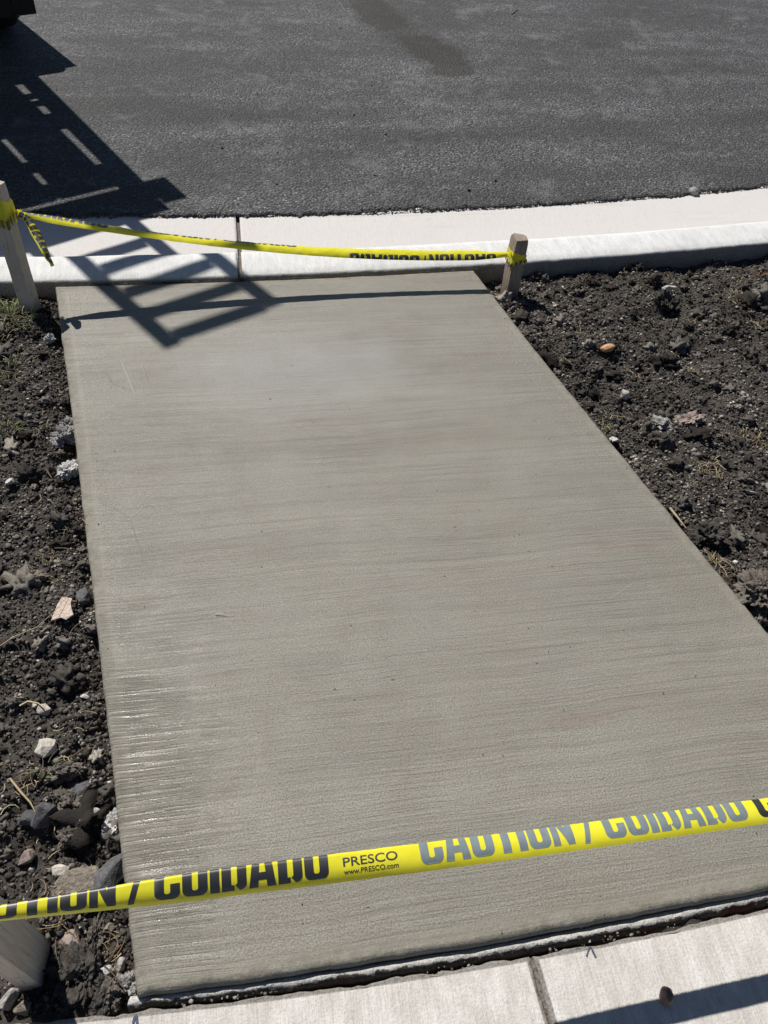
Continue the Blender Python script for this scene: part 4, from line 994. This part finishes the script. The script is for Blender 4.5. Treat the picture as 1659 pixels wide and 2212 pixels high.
# ---------------------------------------------------------------- flatbed truck, its rear toward the slab, mostly out of the picture
P0 = at(78, 28, .5); HD = math.radians(39.7); TU = np.array([math.cos(HD), math.sin(HD), 0]); TN_ = np.array([TU[1], -TU[0], 0]); TE = math.tan(_e)
def T(a, k, z): return Vector((P0[0]+a*TU[0]-k*TN_[0], P0[1]+a*TU[1]-k*TN_[1], z))
truck = empty('flatbed_truck', T(-.9, 2.4, -.116)); tag(truck, 'dark flatbed truck on the road, only its black mudflap and tyre in view', 'truck')
def under(o, p): o.parent = p; o.matrix_parent_inverse = Matrix.Identity(4); return o
def tbox(name, a0, a1, k0, k1, z0, z1, mat, bev=.004, parent=None):
    bm = bmesh.new(); vs_ = [bm.verts.new(T(a, k, z)) for a in (a0, a1) for k in (k0, k1) for z in (z0, z1)]
    for f in ((0, 1, 3, 2), (4, 6, 7, 5), (0, 4, 5, 1), (2, 3, 7, 6), (0, 2, 6, 4), (1, 5, 7, 3)): bm.faces.new([vs_[i] for i in f])
    if bev: bmesh.ops.bevel(bm, geom=bm.edges[:], offset=bev, segments=1, affect='EDGES')
    return child(bm_obj(name, bm, M[mat]), truck)
tbox('rear_beam', -2.0, .178, .457, .583, 1.06, 1.27, 'steel')
lb_ = tbox('light_bracket', .181, .297, .50, .60, 1.064, 1.245, 'steel')
under(tbox('rear_light', .21, .28, .488, .4985, 1.10, 1.21, 'lamp', .003), lb_)
# side rail, a little splayed
bm = bmesh.new(); vs_ = [bm.verts.new(T(a, k, z)) for k, a0, a1 in ((.586, .098, .188), (2.4, .135, .252), (6.2, .135, .252)) for a in (a0, a1) for z in (1.1, 1.27)]
for i in (0, 4):
    for f in ((0, 1, 5, 4), (2, 6, 7, 3), (0, 4, 6, 2), (1, 3, 7, 5)): bm.faces.new([vs_[i+j] for j in f])
bm.faces.new([vs_[j] for j in (0, 2, 3, 1)]); bm.faces.new([vs_[j] for j in (8, 9, 11, 10)])
child(bm_obj('side_rail', bm, M['steel']), truck)
def plank(a0, a1, b0, b1):
    bm = bmesh.new(); vs_ = [bm.verts.new(T(a, k, z)) for k, (p, q) in ((.785, (a0, a1)), (6.2, (b0, b1))) for a in (p, q) for z in (1.222, 1.27)]
    for f in ((0, 1, 5, 4), (2, 6, 7, 3), (0, 4, 6, 2), (1, 3, 7, 5), (0, 2, 3, 1), (4, 5, 7, 6)): bm.faces.new([vs_[j] for j in f])
    child(bm_obj('plank', bm, M['deckwood']), truck)
plank(-.190, .072, -.190, .14); plank(-.50, -.213, -.50, -.208)
for i in range(5): plank(-.503-.297*(i+1)+.003, -.503-.297*i, -.503-.297*(i+1)+.003, -.503-.297*i)
def slit_blocker(u0, u1, h0, h1, z=1.2):  # added blocks that break the light through the deck gaps into dashes
    tbox('slit_blocker', u0, u1, (z-h1)/TE, (z-h0)/TE, z-.02, z, 'steel', 0)
for h0, h1 in ((-3.2, -1.38), (-1.18, -1.09), (-1.045, -.955), (-.80, -.54), (.04, .32)): slit_blocker(.03, .17, h0, h1)
for h0, h1 in ((-3.2, -.80), (-.70, -.56), (-.18, -.036), (.14, .32)): slit_blocker(-.26, -.15, h0, h1)
tbox('deck_link', .066, .12, .585, .80, 1.19, 1.22, 'steel'); tbox('deck_link', -1.8, -1.7, .585, .80, 1.19, 1.22, 'steel')
# upright loading ramp: two rails and seven rungs
KR = .50; DZ = KR*TE
def rampbar(name, p, q, wd, parent):
    p, q = Vector(p), Vector(q); d = (q-p).normalized(); s = Vector((-d.y, d.x)); bm = bmesh.new(); vs_ = []
    for c in (p, q):
        for sg in (-1, 1):
            for k in (KR-.018, KR+.018): vs_.append(bm.verts.new(T(c.x+s.x*wd*.5*sg, k, c.y+s.y*wd*.5*sg+DZ)))
    for f in ((0, 1, 3, 2), (4, 6, 7, 5), (0, 4, 5, 1), (2, 3, 7, 6), (0, 2, 6, 4), (1, 5, 7, 3)): bm.faces.new([vs_[i] for i in f])
    return child(bm_obj(name, bm, M['steel']), parent)
ul = lambda h: -.367+.074*(h-1.6); ur = lambda h: .050+.066*(h-1.6)
rampbar('ramp_rail', (ul(.55), .55), (ul(2.135), 2.135), .064, truck); rampbar('ramp_rail', (ur(.55), .55), (ur(2.10), 2.10), .064, truck)
for i in range(7):
    h = 2.088-.195*i; rampbar('ramp_rung', (ul(h)+.034, h), (ur(h)-.034, h), .054, truck)
# mudflap, fender, wheels
bm = bmesh.new(); ol = [(-.02, .07), (.45, .07), (.452, .20), (.43, .30), (.425, .375), (.39, .41), (-.02, .41)]
fr_, bk = [bm.verts.new(T(a, 1.584, z)) for a, z in ol], [bm.verts.new(T(a, 1.598, z)) for a, z in ol]
bm.faces.new(fr_); bm.faces.new(bk[::-1])
for i in range(len(ol)): bm.faces.new((fr_[i-1], bk[i-1], bk[i], fr_[i]))
fl = child(bm_obj('mudflap', bm, M['rubber']), truck)
tbox_s = tbox('white_strip', -.02, .205, 1.578, 1.5835, .098, .112, 'white', .001); under(tbox_s, fl)
under(tbox('bolt', .325, .345, 1.576, 1.5835, .062, .082, 'steel', .003), fl)
under(tbox('stiffener', .318, .352, 1.577, 1.5832, .09, .40, 'rubber', .003), fl)
def lathe(prof, cen, name, mat, parent, seg=40):
    bm = bmesh.new(); rings = []
    for i in range(seg):
        a = 2*math.pi*i/seg; rings.append([bm.verts.new(T(cen[0]+ax, cen[1]+r*math.cos(a), cen[2]+r*math.sin(a))) for ax, r in prof])
    for i in range(seg):
        for j in range(len(prof)-1): bm.faces.new((rings[i-1][j], rings[i][j], rings[i][j+1], rings[i-1][j+1]))
    return child(bm_obj(name, bm, M[mat], None, True), parent)
for a in (.325, .085, -1.60, -1.84):
    for k in (2.13, 3.15):
        w_ = lathe([(-.06, .24), (-.10, .27), (-.105, .36), (-.09, .405), (-.06, .414), (.06, .414), (.09, .405), (.105, .36), (.10, .27), (.06, .24)], (a, k, .298), 'tyre', 'rubber', truck)
        under(lathe([(-.06, .24), (-.03, .2), (.0, .06), (.0, .0)], (a, k, .298), 'rim', 'rim', truck), w_)
for s in (0, 1):
    a0, a1 = (.255, .50) if s == 0 else (-2.0, -1.75)
    bm = bmesh.new(); pr = [(1.72, .43), (1.80, .58), (1.95, .72), (2.15, .78), (3.15, .78), (3.4, .70), (3.55, .5)]
    A = [[bm.verts.new(T(a, k, z+dz)) for a in (a0, a1)] for dz in (0, .02) for k, z in pr]
    n = len(pr)
    for i in range(n-1):
        bm.faces.new((A[i][0], A[i][1], A[i+1][1], A[i+1][0])); bm.faces.new((A[n+i][0], A[n+i+1][0], A[n+i+1][1], A[n+i][1]))
        for e in (0, 1): bm.faces.new((A[i][e], A[i+1][e], A[n+i+1][e], A[n+i][e]))
    child(bm_obj('fender', bm, M['steel']), truck)
tbox('chassis_rail', -.42, -.30, .62, 6.6, .82, 1.08, 'steel'); tbox('chassis_rail', -1.35, -1.23, .62, 6.6, .82, 1.08, 'steel')
tbox('axle', -1.7, .2, 2.08, 2.18, .25, .35, 'steel'); tbox('axle', -1.7, .2, 3.10, 3.20, .25, .35, 'steel')
tbox('cab', -1.95, .2, 6.6, 8.2, .35, 2.3, 'steel', .12)
